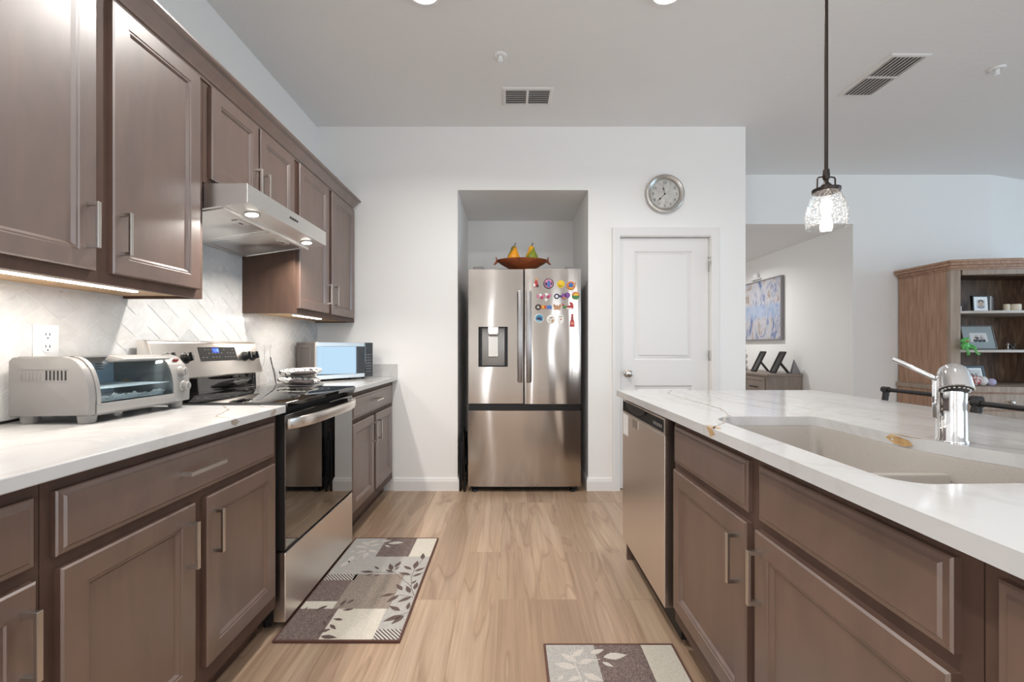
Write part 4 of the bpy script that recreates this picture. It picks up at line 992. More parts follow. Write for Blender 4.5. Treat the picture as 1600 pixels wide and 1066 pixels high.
# ================================================================ rugs
LEAF = [((0.418, 0.532), (0.367, 0.572)), ((0.43, 0.543), (0.43, 0.625)), ((0.437, 0.515), (0.484, 0.554)), ((0.427, 0.482), (0.358, 0.504)), ((0.439, 0.466), (0.482, 0.504)), ((0.449, 0.4), (0.466, 0.435)), ((0.452, 0.638), (0.442, 0.708)), ((0.331, 0.509), (0.284, 0.532)), ((0.318, 0.526), (0.29, 0.595)), ((0.328, 0.554), (0.343, 0.619)), ((0.334, 0.532), (0.349, 0.564)), ((0.233, 0.509), (0.162, 0.515)), ((0.25, 0.537), (0.218, 0.566)), ((0.232, 0.493), (0.203, 0.471)), ((0.245, 0.471), (0.273, 0.482)), ((0.418, 0.346), (0.375, 0.4)), ((0.459, 0.323), (0.428, 0.385)), ((0.472, 0.351), (0.474, 0.415)), ((0.389, 0.319), (0.327, 0.296)), ((0.412, 0.309), (0.37, 0.248)), ((0.474, 0.296), (0.419, 0.252)), ((0.448, 0.19), (0.388, 0.227)), ((0.476, 0.198), (0.474, 0.252)), ((0.465, 0.162), (0.394, 0.117)), ((0.473, 0.159), (0.434, 0.099)), ((0.221, 0.274), (0.193, 0.239)), ((0.173, 0.227), (0.187, 0.274)), ((0.242, 0.202), (0.195, 0.194)), ((0.12, 0.227), (0.079, 0.19)), ((0.031, 0.198), (0.038, 0.219)), ((0.171, 0.159), (0.152, 0.136)), ((0.224, 0.128), (0.18, 0.136)), ((0.147, 0.124), (0.171, 0.084)), ((0.184, 0.099), (0.22, 0.067)), ((0.198, 0.07), (0.154, 0.046)), ((0.176, 0.027), (0.245, 0.018))]
WLEAF = [((0.113, 0.803), (0.059, 0.846)), ((0.109, 0.775), (0.03, 0.796)), ((0.117, 0.734), (0.067, 0.714)), ((0.119, 0.796), (0.178, 0.817)), ((0.128, 0.748), (0.19, 0.714)), ((0.131, 0.721), (0.133, 0.65)), ((0.066, 0.682), (0.071, 0.601)), ((0.068, 0.625), (0.042, 0.554)), ((0.214, 0.827), (0.304, 0.839)), ((0.205, 0.803), (0.241, 0.779)), ((0.057, 0.741), (0.035, 0.714)), ((.1, .83), (.15, .87)), ((.17, .845), (.225, .868))]
STEM = [[(0.454, 0.375), (0.433, 0.466), (0.433, 0.543), (0.455, 0.638)], [(0.484, 0.3), (0.447, 0.385), (0.338, 0.504), (0.233, 0.509)], [(0.484, 0.178), (0.456, 0.159)], [(0.484, 0.291), (0.412, 0.309)], [(0.166, 0.029), (0.163, 0.121), (0.164, 0.198), (0.188, 0.239)]]
WSTEM = [[(0.094, 0.638), (0.115, 0.721), (0.096, 0.854)], [(0.115, 0.796), (0.201, 0.817)]]
m_ = MB(); RW, RL, RT = .495, .90, .010
m_.box(.003, RW-.003, .003, RL-.003, 0.0003, RT-.001)
def rq(mi, a, b, c, d): m_.mi = mi; m_.f([(a, c, RT), (b, c, RT), (b, d, RT), (a, d, RT)])
# material slots: 0 binding 1 brown 2 taupe 3 grey 4 cream 5 leaf 6 pale leaf 7 hatch
rq(3, .008, .19, .67, .892); rq(1, .19, .37, .67, .892); rq(4, .37, .487, .67, .892)
rq(3, .008, .487, .49, .67); rq(7, .008, .16, .435, .49); rq(1, .008, .15, .26, .435); rq(2, .15, .395, .205, .435 + .055); rq(3, .395, .487, .205, .49)
rq(4, .008, .15, .205, .26); rq(1, .008, .175, .008, .205); rq(4, .175, .385, .008, .205); rq(3, .385, .487, .07, .205); rq(7, .385, .487, .008, .07)
def leaf(mi, a, b, fat=.2, z=RT+.0005):
    m_.mi = mi; A, B2 = Vector((*a, z)), Vector((*b, z)); d_ = B2-A; n_ = Vector((-d_.y, d_.x, 0))
    ts = [(0, 0), (.15, .55), (.38, 1), (.6, .85), (.85, .35)]
    m_.f([A+d_*t_+n_*w_*fat for t_, w_ in ts]+[B2]+[A+d_*t_-n_*w_*fat for t_, w_ in ts[:0:-1]])
def stem(mi, pts, wd, z=RT+.0004):
    m_.mi = mi; P = [Vector((*p, z)) for p in pts]; old = None
    for i, p in enumerate(P):
        d_ = (P[min(i+1, len(P)-1)]-P[max(0, i-1)]).normalized(); n_ = Vector((-d_.y, d_.x, 0))*wd; c = (p+n_, p-n_)
        if old: m_.f([old[0], c[0], c[1], old[1]])
        old = c
for a, b in LEAF: leaf(5, a, b, .17)
for l in STEM: stem(5, l, .0014)
for a, b in WLEAF: leaf(6, a, b, .2)
for l in WSTEM: stem(6, l, .002)
m_.mi = 0
for a, b, c, d in ((0, .008, 0, RL), (RW-.008, RW, 0, RL), (.008, RW-.008, 0, .008), (.008, RW-.008, RL-.008, RL)): m_.box(a, b, c, d, .0003, RT+.0015, .002)
rug = thing('kitchen_rug', 'leaf patterned patchwork rug on the floor in front of the range', 'rug', (0, 0, 0), 'leaf patterned rugs')
m_.build('pile', ['r_bind', 'r_brown', 'r_taupe', 'r_grey', 'r_cream', 'r_leaf', 'r_wleaf', 'r_hatch'], rug, smooth=0, recalc=False)
place(rug, (-.922, 1.66, 0))
rug2 = copy_tree(rug); rug2['label'] = 'leaf patterned patchwork rug beside the island, cut off by the bottom edge of the view'; place(rug2, (.128, .746, 0))

# ================================================================ wall clock
ck = thing('wall_clock', 'round silver wall clock with numerals above the pantry door', 'clock', (1.236, WF, 2.373))
kx, kz = 1.236, 2.373
MM['pewter'] = mat('pewter_frame', (196, 192, 186), .32, .9)
m_ = MB(); m_.lathe([(.140, -.001), (.154, .006), (.156, .018), (.150, .030), (.140, .034), (.130, .028), (.127, .030), (.121, .026), (.117, .010), (.117, 0)], (kx, WF, kz), -Y, 56, False, False); m_.build('frame', 'pewter', ck)
MM['dial'] = grain('aged_dial', [(.35, (186, 184, 178)), (.65, (212, 210, 204))], (1, 1, 1), 16, .6)
m_ = MB(); m_.lathe([(.119, .004), (.119, .009)], (kx, WF, kz), -Y, 48); yk = WF-.009; m_.mi = 1
for k in range(1, 13):
    a = radians(90-30*k); text_faces(m_, str(k), .030, (kx+.093*cos(a), yk, kz+.093*sin(a)), X, Z, -Y, .0006)
for k in range(60):
    a = 2*pi*k/60; m_.obox((kx+.113*cos(a), yk-.0005, kz+.113*sin(a)), (Vector((cos(a), 0, sin(a))), Y, Vector((-sin(a), 0, cos(a)))), (.003, .0003, .0006))
m_.build('dial', ['dial', mat('clock_numerals', (60, 58, 56), .6)], ck, smooth=0)
def hand(nm, ang, ln, y_):
    a = radians(90-ang); d_ = Vector((cos(a), 0, sin(a))); s_v = Vector((-sin(a), 0, cos(a))); c_ = Vector((kx, y_, kz)); m_ = MB()
    for q in ((.0, ln, .0012), (ln*.55, ln*.72, .005)): m_.obox(c_+d_*(q[0]+q[1])/2, (d_, s_v, Y), ((q[1]-q[0])/2, q[2], .0006))
    m_.build(nm, 'black', ck, smooth=0)
hand('hour_hand', 346, .066, yk-.003); hand('minute_hand', 225, .085, yk-.005)
m_ = MB(); m_.lathe([(.006, 0), (.006, .007), (.003, .008)], (kx, yk, kz), -Y, 16); m_.build('hub', 'black', ck)

# ================================================================ ceiling fittings
CANL = emit('downlight_lens', (255, 250, 242), 9)
for k, (xx, yy, lab) in enumerate(((-.43, 2.125, 'lit recessed ceiling light cut by the top edge of the view, nearer the wall cabinets'), (.785, 2.125, 'lit recessed ceiling light cut by the top edge of the view, on the island side'),
        (-.43, .45, 'recessed ceiling light overhead, out of view on the range side'), (.785, .45, 'recessed ceiling light overhead, out of view on the island side'), (-.43, -1.4, 'recessed ceiling light behind the view on the range side'), (.785, -1.4, 'recessed ceiling light behind the view on the island side'))):
    c = thing('ceiling_light', lab, 'ceiling light', (xx, yy, CH-.012), 'recessed ceiling lights')
    m_ = MB(); m_.lathe([(.095, 0), (.093, .007), (.075, .010), (.070, .006)], (xx, yy, CH), -Z, 36); m_.build('trim_ring', 'whitep', c)
    m_ = MB(); m_.lathe([(.069, .004), (.069, .0085), (.05, .010)], (xx, yy, CH), -Z, 32); m_.build('lens', CANL, c)
    area('ceiling_light_glow', (xx, yy, CH-.02), (0, 0, 0), .13, .13, (12 if xx < 0 else 7) if yy > 2 else (10 if xx < 0 else 3), (1, .97, .93), 150, 'DISK')
def sprinkler(label, xx, yy):
    c = thing('sprinkler', label, 'sprinkler', (xx, yy, CH-.05))
    m_ = MB(); m_.lathe([(.040, 0), (.038, .006), (.028, .010), (.02, .006)], (xx, yy, CH), -Z, 24); m_.build('escutcheon', 'whitep', c)
    m_ = MB(); m_.lathe([(.011, 0), (.011, .022), (.006, .026), (.006, .040)], (xx, yy, CH), -Z, 14)
    for q in (-1, 1): m_.tube([(xx+q*.010, yy, CH-.018), (xx+q*.013, yy, CH-.032), (xx+q*.003, yy, CH-.044)], .0025, 6)
    m_.lathe([(.016, .043), (.017, .046), (.004, .047)], (xx, yy, CH), -Z, 16); m_.build('nozzle', 'whitep', c)
sprinkler('white fire sprinkler on the kitchen ceiling near the small vent', -.059, 2.60); sprinkler('white fire sprinkler on the living room ceiling, right of the long vent', 3.09, 2.72)
def vent(label, x0, x1, y0, y1, along):
    c = thing('ceiling_vent', label, 'vent', ((x0+x1)/2, (y0+y1)/2, CH-.01)); f_ = .022
    m_ = MB(); m_.rl((x0, y1, CH), X, -Y, -Z, x1-x0, y1-y0, [(0, 0), (.0, .004), (.008, .008), (f_, .008), (f_, .001)], cap1=False)
    if along == 'X': m_.box((x0+x1)/2-.008, (x0+x1)/2+.008, y0+f_, y1-f_, CH-.0085, CH-.001)
    else: m_.box(x0+f_, x1-f_, (y0+y1)/2-.008, (y0+y1)/2+.008, CH-.0085, CH-.001)
    m_.build('frame', 'white', c, smooth=0)
    m_ = MB(); m_.box(x0+f_, x1-f_, y0+f_, y1-f_, CH-.0018, CH-.0004); m_.build('duct', 'greyplastic', c, smooth=0)
    m_ = MB()
    if along == 'X':
        n_ = 7
        for k in range(n_):
            y_ = y0+f_+(y1-y0-2*f_)*(k+.5)/n_; m_.obox(((x0+x1)/2, y_, CH-.005), (X, Vector((0, 1, .5)), Vector((0, -.5, 1))), ((x1-x0)/2-f_, .0085, .0006))
    else:
        n_ = 8
        for k in range(n_):
            x_ = x0+f_+(x1-x0-2*f_)*(k+.5)/n_; m_.obox((x_, (y0+y1)/2, CH-.005), (Y, Vector((1, 0, .5)), Vector((-.5, 0, 1))), ((y1-y0)/2-f_, .0115, .0006))
    m_.build('louvres', 'white', c, smooth=0)
vent('small white ceiling vent in front of the fridge recess', -.052, .295, 2.915, 3.13, 'X')
vent('long white ceiling vent over the living room side', 2.30, 2.545, 2.58, 3.02, 'Y')

# ================================================================ pendant lamp
px_, py_ = 1.176, 1.595
pd = thing('pendant_lamp', 'pendant lamp with a seeded glass shade on a dark rod over the island', 'pendant lamp', (px_, py_, 1.6))
ZB = 1.592
m_ = MB(); m_.cyl((px_, py_, 1.80), (px_, py_, CH-.02), .0062, seg=12); m_.build('rod', 'bronze', pd)
m_ = MB(); m_.lathe([(.06, 0), (.06, .012), (.03, .022), (.012, .024)], (px_, py_, CH), -Z, 28); m_.build('ceiling_cup', 'bronze', pd)
m_ = MB(); m_.lathe([(.010, 1.808), (.0115, 1.79), (.0115, 1.775), (.007, 1.768), (.008, 1.76), (.017, 1.75), (.018, 1.735), (.012, 1.725)][::-1], (px_, py_, 0), Z, 20)
for q in (-1, 1): m_.tube([(px_+q*.006, py_, 1.783), (px_+q*.030, py_, 1.779), (px_+q*.033, py_, 1.774), (px_+q*.034, py_, 1.735)], .0028, 8)
m_.lathe([(.044, 1.724), (.0455, 1.728), (.0455, 1.736), (.036, 1.738), (.010, 1.738)], (px_, py_, 0), Z, 28); m_.build('socket_holder', 'bronze', pd)
MM['seeded'] = clear_glass('seeded_glass', refl=.08, haze=.008, seeds=True)
tiltm = Matrix.Translation((px_, py_, 1.73)) @ Matrix.Rotation(radians(-5), 4, 'Y') @ Matrix.Translation((-px_, -py_, -1.73))
m_ = MB(); m_.lathe([(.0415, 1.735), (.042, 1.722), (.050, 1.705), (.0605, 1.68), (.0665, 1.65), (.067, 1.62), (.0645, ZB), (.062, ZB), (.0645, 1.62), (.064, 1.65), (.058, 1.68), (.0475, 1.705), (.0395, 1.722)], (px_, py_, 0), Z, 40, False, False)
m_.build('glass_shade', 'seeded', pd)
m_ = MB(); m_.blob((px_, py_, 1.672), .019, .019, .03, 1); m_.build('bulb', emit('bulb_glow', (255, 246, 230), 7), pd)
bl = bpy.data.lights.new('pendant_bulb_light', 'POINT'); bl.energy = 1.6; bl.color = (1, .93, .83); bl.shadow_soft_size = .022
bo = bpy.data.objects.new('pendant_bulb_light', bl); COL.objects.link(bo); bo.location = (px_, py_, 1.632)

# ================================================================ bar stools on the far side of the island
def stool(label, yc):
    s_ = thing('bar_stool', label, 'stool', (0, 0, 0), 'stools along the island'); W2 = .20; D = .36
    m_ = MB(); m_.box(-D/2, D/2, -W2, W2, .635, .665, .012); m_.build('seat', 'console', s_, smooth=30)
    for a_ in (-1, 1):
        for b_ in (-1, 1):
            m_ = MB(); xt_, xb_ = a_*(D/2-.02), a_*(D/2+.02)
            pts = [(xb_, b_*(W2+.01), 0), (xt_, b_*(W2-.015), .63)]
            if a_ > 0: pts += [(xt_+.005, b_*(W2-.01), .80), (xt_+.03, b_*W2, .925), (xt_+.03, b_*W2, .937)]
            m_.tube(pts, .013, 10); m_.build('leg', 'blkmetal', s_)
    for z_ in (.22, .40):
        m_ = MB(); q = D/2+.01 if z_ < .3 else D/2
        m_.tube([(-q, -W2, z_), (-q, W2, z_), (q, W2, z_), (q, -W2, z_), (-q, -W2, z_)], .008, 8, False); m_.build('stretcher', 'blkmetal', s_)
    m_ = MB(); xr = D/2+.01; m_.tube([(xr, -W2-.006, .940), (xr, W2+.006, .940)], .0095, 12)
    for b_ in (-1, 1): m_.cyl((xr, b_*W2-.016, .940), (xr, b_*W2+.016, .940), .0145, seg=14); m_.cyl((xr, b_*W2, .91), (xr, b_*W2, .945), .0135, seg=14)
    m_.build('back_rail', 'blkmetal', s_)
    return s_
s1 = stool('black metal bar stool with pipe back rail, left of the faucet', 0); place(s1, (1.66, 1.90, 0), radians(1.5))
s2 = copy_tree(s1); s2['label'] = 'black metal bar stool with pipe back rail, right of the faucet'; place(s2, (1.545, 1.385, 0), radians(1))

# ================================================================ hall: painting, console and what stands on it
HX = 3.51
pa_ = thing('painting', 'blue and cream street scene painting on the hall wall', 'painting', (HX-.02, 6.0, 1.65))
m = MM['art'] = mat('abstract_art', rough=.7); t = NT(m)
f = t.noise(t.coord((1, 1.6, 1)), 3.4, 9, .72, 1.2); 
c1 = t.ramp(f, [(.30, (60, 72, 120)), (.40, (108, 122, 158)), (.46, (168, 170, 182)), (.54, (192, 190, 194)), (.60, (150, 134, 120)), (.68, (180, 178, 182))])
sp = t.n('ShaderNodeSeparateXYZ'); t.l(t.coord(which='Generated'), sp.inputs[0])
f2 = t.noise(t.coord((1, 5, 1)), 3, 6, .7, .6)
ad = t.n('ShaderNodeMath', operation='MULTIPLY_ADD'); ad.inputs[1].default_value = .16; t.l(f2, ad.inputs[0]); t.l(sp.outputs[2], ad.inputs[2])
c2 = t.ramp(ad.outputs[0], [(.40, (0, 0, 0)), (.48, (255, 255, 255)), (.64, (255, 255, 255)), (.70, (0, 0, 0))])
mxn = t.n('ShaderNodeMix', data_type='RGBA'); t.l(f2, mxn.inputs[0]); mxn.inputs[6].default_value = L3((104, 136, 186)); mxn.inputs[7].default_value = L3((186, 198, 212))
mx = t.n('ShaderNodeMix', data_type='RGBA'); ml = t.n('ShaderNodeMath', operation='MULTIPLY'); ml.inputs[1].default_value = .65; t.l(c2, ml.inputs[0]); t.l(ml.outputs[0], mx.inputs[0]); t.l(c1, mx.inputs[6]); t.l(mxn.outputs[2], mx.inputs[7])
t.l(mx.outputs[2], t.b.inputs['Base Color'])
MM['artframe'] = mat('silver_grey_frame', (140, 136, 138), .5, .3)
m_ = MB(); m_.rl((HX, 6.92, 1.245), -Y, Z, -X, 1.43, .83, [(0, 0), (0, .042), (.014, .042), (.016, .034)], cap1=False); m_.build('frame', 'artframe', pa_, smooth=0)
m_ = MB(); m_.box(HX-.034, HX-.030, 5.506, 6.904, 1.261, 2.059); m_.build('canvas', 'art', pa_, smooth=0)
sb = MB(); sb.box(HX-.04, HX, 5.98, 6.20, 2.105, 2.125, .003); sb.box(HX-.05, HX-.012, 6.03, 6.12, 2.125, 2.19, .008)
tag(sb.build('wall_box', 'whitep', smooth=30), 'small pale box on a bracket above the hall painting', 'wall box')
co = thing('console_table', 'grey brown wooden console with drawers against the hall wall', 'console', (3.295, 5.85, 0))
m_ = MB(); m_.box(3.09, HX-.008, 5.14, 6.65, .10, .80); m_.build('body', 'console', co, smooth=0)
m_ = MB(); m_.box(3.075, HX-.006, 5.125, 6.665, .80, .828, .004); m_.build('top', 'console', co, smooth=0)
m_ = MB(); 
for a_ in (3.12, 3.45):
    for b_ in (5.18, 6.61): m_.box(a_-.025, a_+.025, b_-.025, b_+.025, 0, .10)
m_.build('plinth', 'console', co, smooth=0)
for yy in (5.19, 5.68, 6.17):
    for z_ in (.13, .465):
        m_ = MB(); m_.rl((3.09, yy+.44, z_), -Y, Z, -X, .44, .31, [(0, 0), (0, .012), (.003, .014), (.03, .014), (.036, .008)]); dr_ = m_.build('drawer', 'console', co, smooth=0)
        m_ = MB(); m_.box(3.058, 3.066, yy+.14, yy+.30, z_+.185, z_+.200, .002); m_.box(3.06, 3.083, yy+.15, yy+.162, z_+.188, z_+.197); m_.box(3.06, 3.083, yy+.278, yy+.29, z_+.188, z_+.197); m_.build('handle', 'blkmetal', dr_, smooth=0)
def easel_frame(label, xx, yy, w=.12, hgt=.29):
    f_ = thing('picture_frame', label, 'photo frame', (xx, yy, .829), 'black photo frames on the hall console')
    lean = Vector((.50, 0, 1)).normalized(); nn = Vector((-lean.z, 0, lean.x)); O_ = Vector((xx-.08, yy+w/2, .834))
    m_ = MB(); m_.rl(O_, -Y, lean, nn, w, hgt, [(0, -.010), (0, .008), (.004, .010), (.022, .010), (.025, .004)], cap1=False); m_.build('frame', 'blkmetal', f_, smooth=0)
    m_ = MB(); m_.rl(O_+nn*.003, -Y, lean, nn, w, hgt, [(.02, 0), (.02, .0015)]); m_.build('photo', 'bglass', f_, smooth=0)
    m_ = MB(); p0 = O_+lean*hgt*.55-Y*w/2-nn*.012; p1 = Vector((xx+.115, yy, .834)); d_ = (p1-p0); ln = d_.length; d_.normalize(); m_.obox((p0+p1)/2, (d_, Y, d_.cross(Y)), (ln/2, .028, .004), .001)
    m_.tube([(xx-.05, yy, .855), (xx+.095, yy, .850)], .002, 6); m_.build('easel_leg', 'black', f_, smooth=0)
easel_frame('black photo frame on the hall console, the one farther from the console end', 3.27, 5.62); easel_frame('black photo frame on the hall console, the one nearer the console end', 3.31, 5.28)
MM['stone'] = mat('white_stone', (206, 202, 198), .6)
fg = MB()
for z_, r_ in ((.865, .052), (.945, .046), (1.03, .048), (1.105, .03)): fg.blob((3.26, 5.98, z_), r_, r_, .042 if r_ > .04 else .03, 1)
fg.lathe([(.012, 1.12), (.006, 1.17), (.003, 1.19)], (3.26, 5.98, 0), Z, 12)
tag(fg.build('figurine', 'stone'), 'white stacked stone figurine on the hall console below the painting', 'figurine')
py = MB(); py.loops([[(3.44-.045, 5.16, .829), (3.44+.06, 5.16, .829), (3.44+.06, 5.21, .829), (3.44-.045, 5.21, .829)], [(3.43, 5.182, 1.0), (3.434, 5.182, 1.0), (3.434, 5.188, 1.0), (3.43, 5.188, 1.0)]])
tag(py.build('pyramid_ornament', 'artframe', smooth=0), 'grey pointed pyramid ornament at the end of the hall console', 'ornament')

# ================================================================ display hutch in the living room
HU0, HU1, HB, HF = 3.965, 5.35, 4.375, 3.86
hu = thing('display_hutch', 'tall brown wooden hutch with a curved front and open shelves', 'hutch', ((HU0+HU1)/2, 4.1, 0))
xc_, hw_ = (HU0+HU1)/2, (HU1-HU0)/2
def fr_y(x, b=0): return HF-.10*(1-((x-xc_)/hw_)**2)-b
def bow(x0, x1, back, b=0, n=14): return [(x0+(x1-x0)*k/n, fr_y(x0+(x1-x0)*k/n, b)) for k in range(n+1)]+[(x1, back), (x0, back)]
for q_ in (HU0, HU1-.025):
    m_ = MB(); m_.box(q_, q_+.025, HF+.035, HB, .80, 1.84); m_.build('side_panel', 'hutch', hu, smooth=0)
for a_, b_ in ((HU0, HU0+.070), (HU1-.070, HU1)):
    m_ = MB(); m_.prism(bow(a_, b_, HF+.034, 0, 4), 'Z', .80, 1.84); m_.build('stile', 'hutchlight', hu, smooth=0)
m_ = MB(); m_.box(HU0+.025, HU1-.025, HB-.02, HB, .80, 1.84); m_.build('back_board', 'hutchdark', hu, smooth=0)
m_ = MB(); m_.prism(bow(HU0+.086, HU1-.086, HF-.02+.03, 0, 14), 'Z', 1.795, 1.84); m_.build('frieze', 'hutchlight', hu, smooth=30)
m_ = MB(); m_.box(HU0+.025, HU1-.025, HF+.036, HB-.02, 1.83, 1.84)
m_.build('ceiling_board', 'hutchdark', hu, smooth=0)
m_ = MB()
for z0_, z1_, ov in ((1.84, 1.856, .010), (1.856, 1.88, .022), (1.88, 1.905, .042), (1.905, 1.925, .052)):
    n = 14; q0, q1 = HU0-ov, HU1+ov; pts = [(q0+(q1-q0)*k/n, HF-ov-.10*(1-((q0+(q1-q0)*k/n-xc_)/(hw_+ov))**2)) for k in range(n+1)]+[(q1, HB), (q0, HB)]
    m_.prism(pts, 'Z', z0_, z1_, .003)
m_.build('crown', 'hutch', hu, smooth=30)
for z_ in (1.452, 1.103):
    m_ = MB(); m_.prism(bow(HU0+.026, HU1-.026, HB-.021, -.012), 'Z', z_, z_+.022, .003)
    m_.build('shelf', MM.setdefault('shelf', grain('shelf_pale_wood', [(.3, (184, 174, 164)), (.7, (206, 198, 190))], (.7, 6, 6), 5, .4)), hu, smooth=30)
m_ = MB(); m_.prism(bow(HU0-.03, HU1+.03, HB, .035), 'Z', .752, .80, .010); m_.build('waist_top', 'hutchlight', hu, smooth=30)
m_ = MB(); m_.prism(bow(HU0-.012, HU1+.012, HB, .012), 'Z', .06, .752); m_.build('base', 'hutch', hu, smooth=30)
m_ = MB(); m_.prism(bow(HU0+.03, HU1-.03, HB-.02, -.03), 'Z', 0, .06); m_.build('plinth', 'hutch', hu, smooth=30)
for a_, b_ in ((HU0+.05, xc_-.01), (xc_+.01, HU1-.05)):
    for z0_, z1_ in ((.60, .735), (.36, .585), (.10, .345)):
        m_ = MB(); n = 8; Ls = []
        pts0 = [(a_+(b_-a_)*k/n, fr_y(a_+(b_-a_)*k/n, .012)) for k in range(n+1)]
        m_.prism([(x, y+.01) for x, y in pts0]+[(x, y-.014) for x, y in pts0[::-1]], 'Z', z0_, z1_, .004); dr_ = m_.build('drawer', 'hutchlight', hu, smooth=30)
        xm = (a_+b_)/2 if z0_ < .5 else a_+.36
        m_ = MB(); m_.lathe([(.006, 0), (.006, .012), (.016, .018), (.017, .026), (.010, .032)], (xm, fr_y(xm, .026), (z0_+z1_)/2), -Y, 20); m_.build('knob', 'nickel', dr_)
# things on the hutch shelves
SH = [.8005, 1.1255, 1.4745]
def photo(label, x0, z0, w, h, yf_, fm, matc, lean=.12, fw=.018, mw_=.03, pic='p'):
    f_ = thing('picture_frame', label, 'photo frame', (x0+w/2, yf_, z0)); up = Vector((0, lean, 1)).normalized(); nn = Vector((0, -up.z, up.y))
    O_ = Vector((x0, yf_, z0+.001+.012*lean))
    m_ = MB(); m_.rl(O_, X, up, nn, w, h, [(0, -.014), (0, .006), (.003, .008), (fw, .008), (fw+.002, .003)], cap1=False); m_.build('frame', fm, f_, smooth=0)
    m_ = MB(); m_.rl(O_, X, up, nn, w, h, [(fw-.002, .001), (fw-.002, .003)]); m_.build('mount', matc, f_, smooth=0)
    m_ = MB(); c0 = O_+nn*.0036; W_, H_ = w-2*fw-2*mw_, h-2*fw-2*mw_
    def P(a, b, l=0): return O_+X*(fw+mw_+a*W_)+up*(fw+mw_+b*H_)+nn*(.0036+l)
    def ell(a, b, ra, rb, l, mi):
        m_.mi = mi; m_.f([P(a+ra*cos(2*pi*k/20), b+rb*sin(2*pi*k/20), l) for k in range(20)])
    m_.mi = 0; m_.f([P(0, 0), P(1, 0), P(1, 1), P(0, 1)])
    if pic == 'face':
        ell(.5, .1, .42, .2, .0003, 3); ell(.5, .52, .30, .40, .0004, 1); ell(.5, .72, .33, .26, .0006, 2); ell(.5, .50, .27, .34, .0008, 1); ell(.39, .55, .04, .03, .001, 2); ell(.61, .55, .04, .03, .001, 2); ell(.5, .32, .09, .03, .001, 2)
    elif pic == 'people':
        for a, b in ((.38, .62), (.66, .60), (.28, .34), (.52, .32), (.75, .34)): ell(a, b-.2, .13, .17, .0004+a*.0002, 2 if a != .66 else 3); ell(a, b, .075, .085, .0008, 1); ell(a, b+.045, .08, .06, .0007, 2)
    else:
        m_.mi = 1; m_.f([P(0, 0, .0003), P(1, 0, .0003), P(1, .35, .0003), P(.6, .5, .0003), P(0, .42, .0003)]); ell(.35, .45, .12, .2, .0006, 2); ell(.68, .5, .1, .18, .0006, 3)
    m_.build('photo', [mat('photo_ground', (206, 202, 198), .4), mat('photo_light', (196, 170, 152), .5), mat('photo_dark', (44, 42, 46), .5), mat('photo_mid', (150, 150, 156), .5)], f_, smooth=0)
    return f_
photo('square black framed portrait with a wide white mount on the top hutch shelf', 4.292, SH[2], .155, .152, 3.98, 'black', 'whitep', .05, .010, .028, 'face')
MM['greenish'] = mat('grey_green_mount', (142, 150, 150), .5)
photo('large grey framed photo of a group of people on the middle hutch shelf', 4.188, SH[1], .30, .225, 3.95, 'mwcase', 'greenish', .22, .008, .062, 'people')
photo('dark framed wide photo on the lowest hutch shelf behind the cloth doll', 4.25, SH[0], .22, .175, 4.02, mat('navy_frame', (40, 44, 56), .4), 'whitep', .2, .022, .022, 'scene')
for k, (c_, w_, h_) in enumerate((((62, 56, 54), .012, .15), ((190, 186, 180), .016, .158), ((110, 104, 100), .012, .15))):
    xb_ = 4.525+.019*k
    o = MB().box(xb_, xb_+w_, 4.06, 4.18, SH[2], SH[2]+h_, .001).build('book', mat('book_cover', c_, .6), smooth=0)
    tag(o, ('dark slim book nearest the portrait frame on the top hutch shelf', 'pale book standing between the two darker books on the hutch shelf', 'grey slim book at the right end of the three books on the hutch shelf')[k], 'book', 'books on the top hutch shelf')
cup = thing('candle_holder', 'glowing cream glass candle holder on the top hutch shelf', 'candle holder', (4.755, 4.04, SH[2]))
m_ = MB(); m_.lathe([(.024, 0), (.040, .006), (.044, .04), (.042, .075), (.038, .08), (.038, .076), (.040, .04), (.036, .01)], (4.755, 4.04, SH[2]), Z, 28); m_.build('glass_bowl', mat('frosted_cream_glass', (236, 222, 196), .3), cup)
cup2 = copy_tree(cup); cup2['label'] = 'narrow cream glass candle holder left of the wider one'; cup2.location = (4.675, 4.04, SH[2]); cup2.scale = (.55, .55, 1)
pl = thing('pillar_ornament', 'dark carved pillar ornament with a white foot at the left of the top hutch shelf', 'ornament', (4.222, 4.05, SH[2]))
m_ = MB(); m_.box(4.197, 4.247, 4.03, 4.08, SH[2], SH[2]+.06, .004); m_.build('foot', 'whitep', pl, smooth=0)
m_ = MB(); m_.lathe([(.018, .0605), (.026, .08), (.014, .11), (.026, .14), (.014, .17), (.026, .20), (.014, .225), (.028, .25), (.03, .262), (.005, .264)], (4.222, 4.05, SH[2]), Z, 18); m_.build('column', 'hutchdark', pl)
MM['frog'] = mat('green_plastic_toy', (104, 186, 104), .35); MM['frogd'] = mat('orange_toy_paint', (200, 96, 60), .4)
fg = thing('toy_lizard', 'bright green toy lizard with dangling legs on the edge of the middle hutch shelf', 'toy', (4.035, 3.80, SH[1]))
m_ = MB(); q = (4.035, 3.80)
m_.blob((q[0], q[1], SH[1]+.035), .034, .026, .034, 1); m_.blob((q[0]-.012, q[1]-.006, SH[1]+.080), .034, .026, .022, 1)
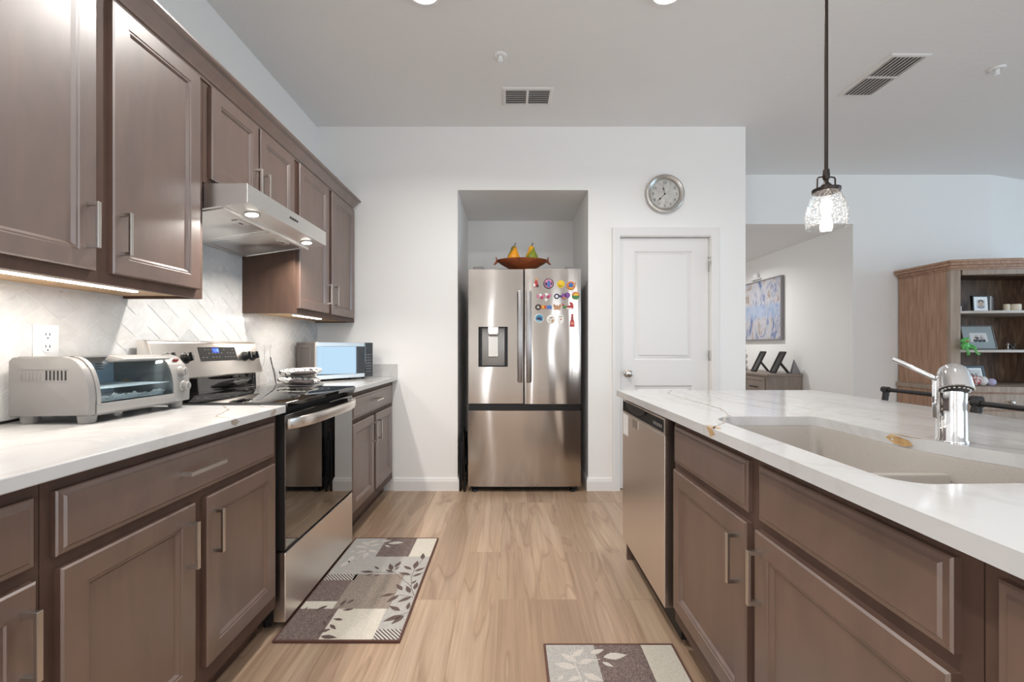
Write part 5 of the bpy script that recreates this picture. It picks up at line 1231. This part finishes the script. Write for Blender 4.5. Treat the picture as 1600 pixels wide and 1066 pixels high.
for s_ in (-1, 1):
    m_.blob((q[0]-.012+s_*.014, q[1]-.018, SH[1]+.100), .010, .010, .010, 1)
    m_.tube([(q[0]+s_*.022, q[1]-.01, SH[1]+.028), (q[0]+s_*.036, q[1]-.045, SH[1]+.010), (q[0]+s_*.036, q[1]-.062, SH[1]-.03), (q[0]+s_*.050, q[1]-.07, SH[1]-.040)], [.012, .010, .008, .012], 8)
    m_.tube([(q[0]+s_*.024, q[1]-.012, SH[1]+.05), (q[0]+s_*.048, q[1]-.03, SH[1]+.03), (q[0]+s_*.055, q[1]-.035, SH[1]+.003)], [.008, .007, .009], 8)
m_.tube([(q[0]+.02, q[1], SH[1]+.02), (q[0]+.05, q[1]-.01, SH[1]+.012), (q[0]+.062, q[1]-.03, SH[1]+.004)], [.014, .009, .003], 8)
m_.build('body', 'frog', fg)
m_ = MB(); m_.blob((q[0]-.012, q[1]-.028, SH[1]+.076), .016, .008, .007, 1); m_.build('mouth', 'frogd', fg)
ct_ = MB(); cxq, cyq = 4.46, 3.81; ct_.blob((cxq, cyq, SH[1]+.022), .017, .010, .013, 1); ct_.blob((cxq-.016, cyq, SH[1]+.036), .010, .008, .009, 1)
for s_ in (-1, 1): ct_.lathe([(.004, 0), (.001, .010)], (cxq-.016+s_*.005, cyq, SH[1]+.042), Z, 6)
for a_ in (-.012, .012): ct_.tube([(cxq+a_, cyq, SH[1]+.016), (cxq+a_, cyq, SH[1])], .0045, 6)
ct_.tube([(cxq+.014, cyq, SH[1]+.026), (cxq+.026, cyq, SH[1]+.04), (cxq+.024, cyq, SH[1]+.056)], .003, 6)
tag(ct_.build('cat_figurine', 'black'), 'tiny black cat figurine in front of the large grey framed photo', 'figurine')
lp = MB(); lp.lathe([(.022, 0), (.02, .006), (.005, .012), (.006, .03), (.014, .036), (.008, .055), (.003, .062)], (4.585, 3.95, SH[1]), Z, 18)
tag(lp.build('bell_figurine', 'pewter'), 'small silver bell on the middle hutch shelf', 'figurine')
dl_ = thing('cloth_doll', 'red and white cloth doll lying on the lowest hutch shelf', 'doll', (4.27, 3.88, SH[0]))
MM['dollred'] = mat('red_print_cloth', (176, 70, 74), .9); t = NT(MM['dollred']); f = t.noise(t.coord(), 55, 2, .6); t.l(t.ramp(f, [(.45, (176, 64, 70)), (.55, (228, 214, 212))]), t.b.inputs['Base Color'])
m_ = MB(); m_.blob((4.20, 3.88, SH[0]+.048), .045, .04, .047, 1, None, 18, 10, .05); m_.build('dress', 'dollred', dl_, smooth=60)
m_ = MB(); m_.blob((4.275, 3.885, SH[0]+.044), .042, .036, .043, 1, None, 18, 10, .04); m_.build('bonnet', mat('white_cloth', (226, 220, 218), .9), dl_, smooth=60)
lav = MB(); lav.blob((4.352, 3.88, SH[0]+.033), .036, .03, .0325, .9, None, 18, 10, .03)
tag(lav.build('sachet', mat('lavender_cloth', (186, 178, 206), .9), smooth=60), 'lavender cloth sachet beside the cloth doll on the hutch', 'sachet')
# unseen hall ceiling light, added so the hall walls are lit
area('hall_fill_light', (2.6, 6.0, 2.395), (0, 0, 0), .13, .13, 13, (1, .985, .97), 160, 'DISK')
hc = thing('ceiling_light', 'added recessed ceiling light in the hall, hidden behind the kitchen wall', 'ceiling light', (2.6, 6.0, 2.40), 'recessed ceiling lights')
m_ = MB(); m_.lathe([(.095, 0), (.093, .007), (.075, .010), (.070, .006)], (2.6, 6.0, 2.41), -Z, 36); m_.build('trim_ring', 'whitep', hc)
m_ = MB(); m_.lathe([(.069, .004), (.069, .0085)], (2.6, 6.0, 2.41), -Z, 32); m_.build('lens', CANL, hc)
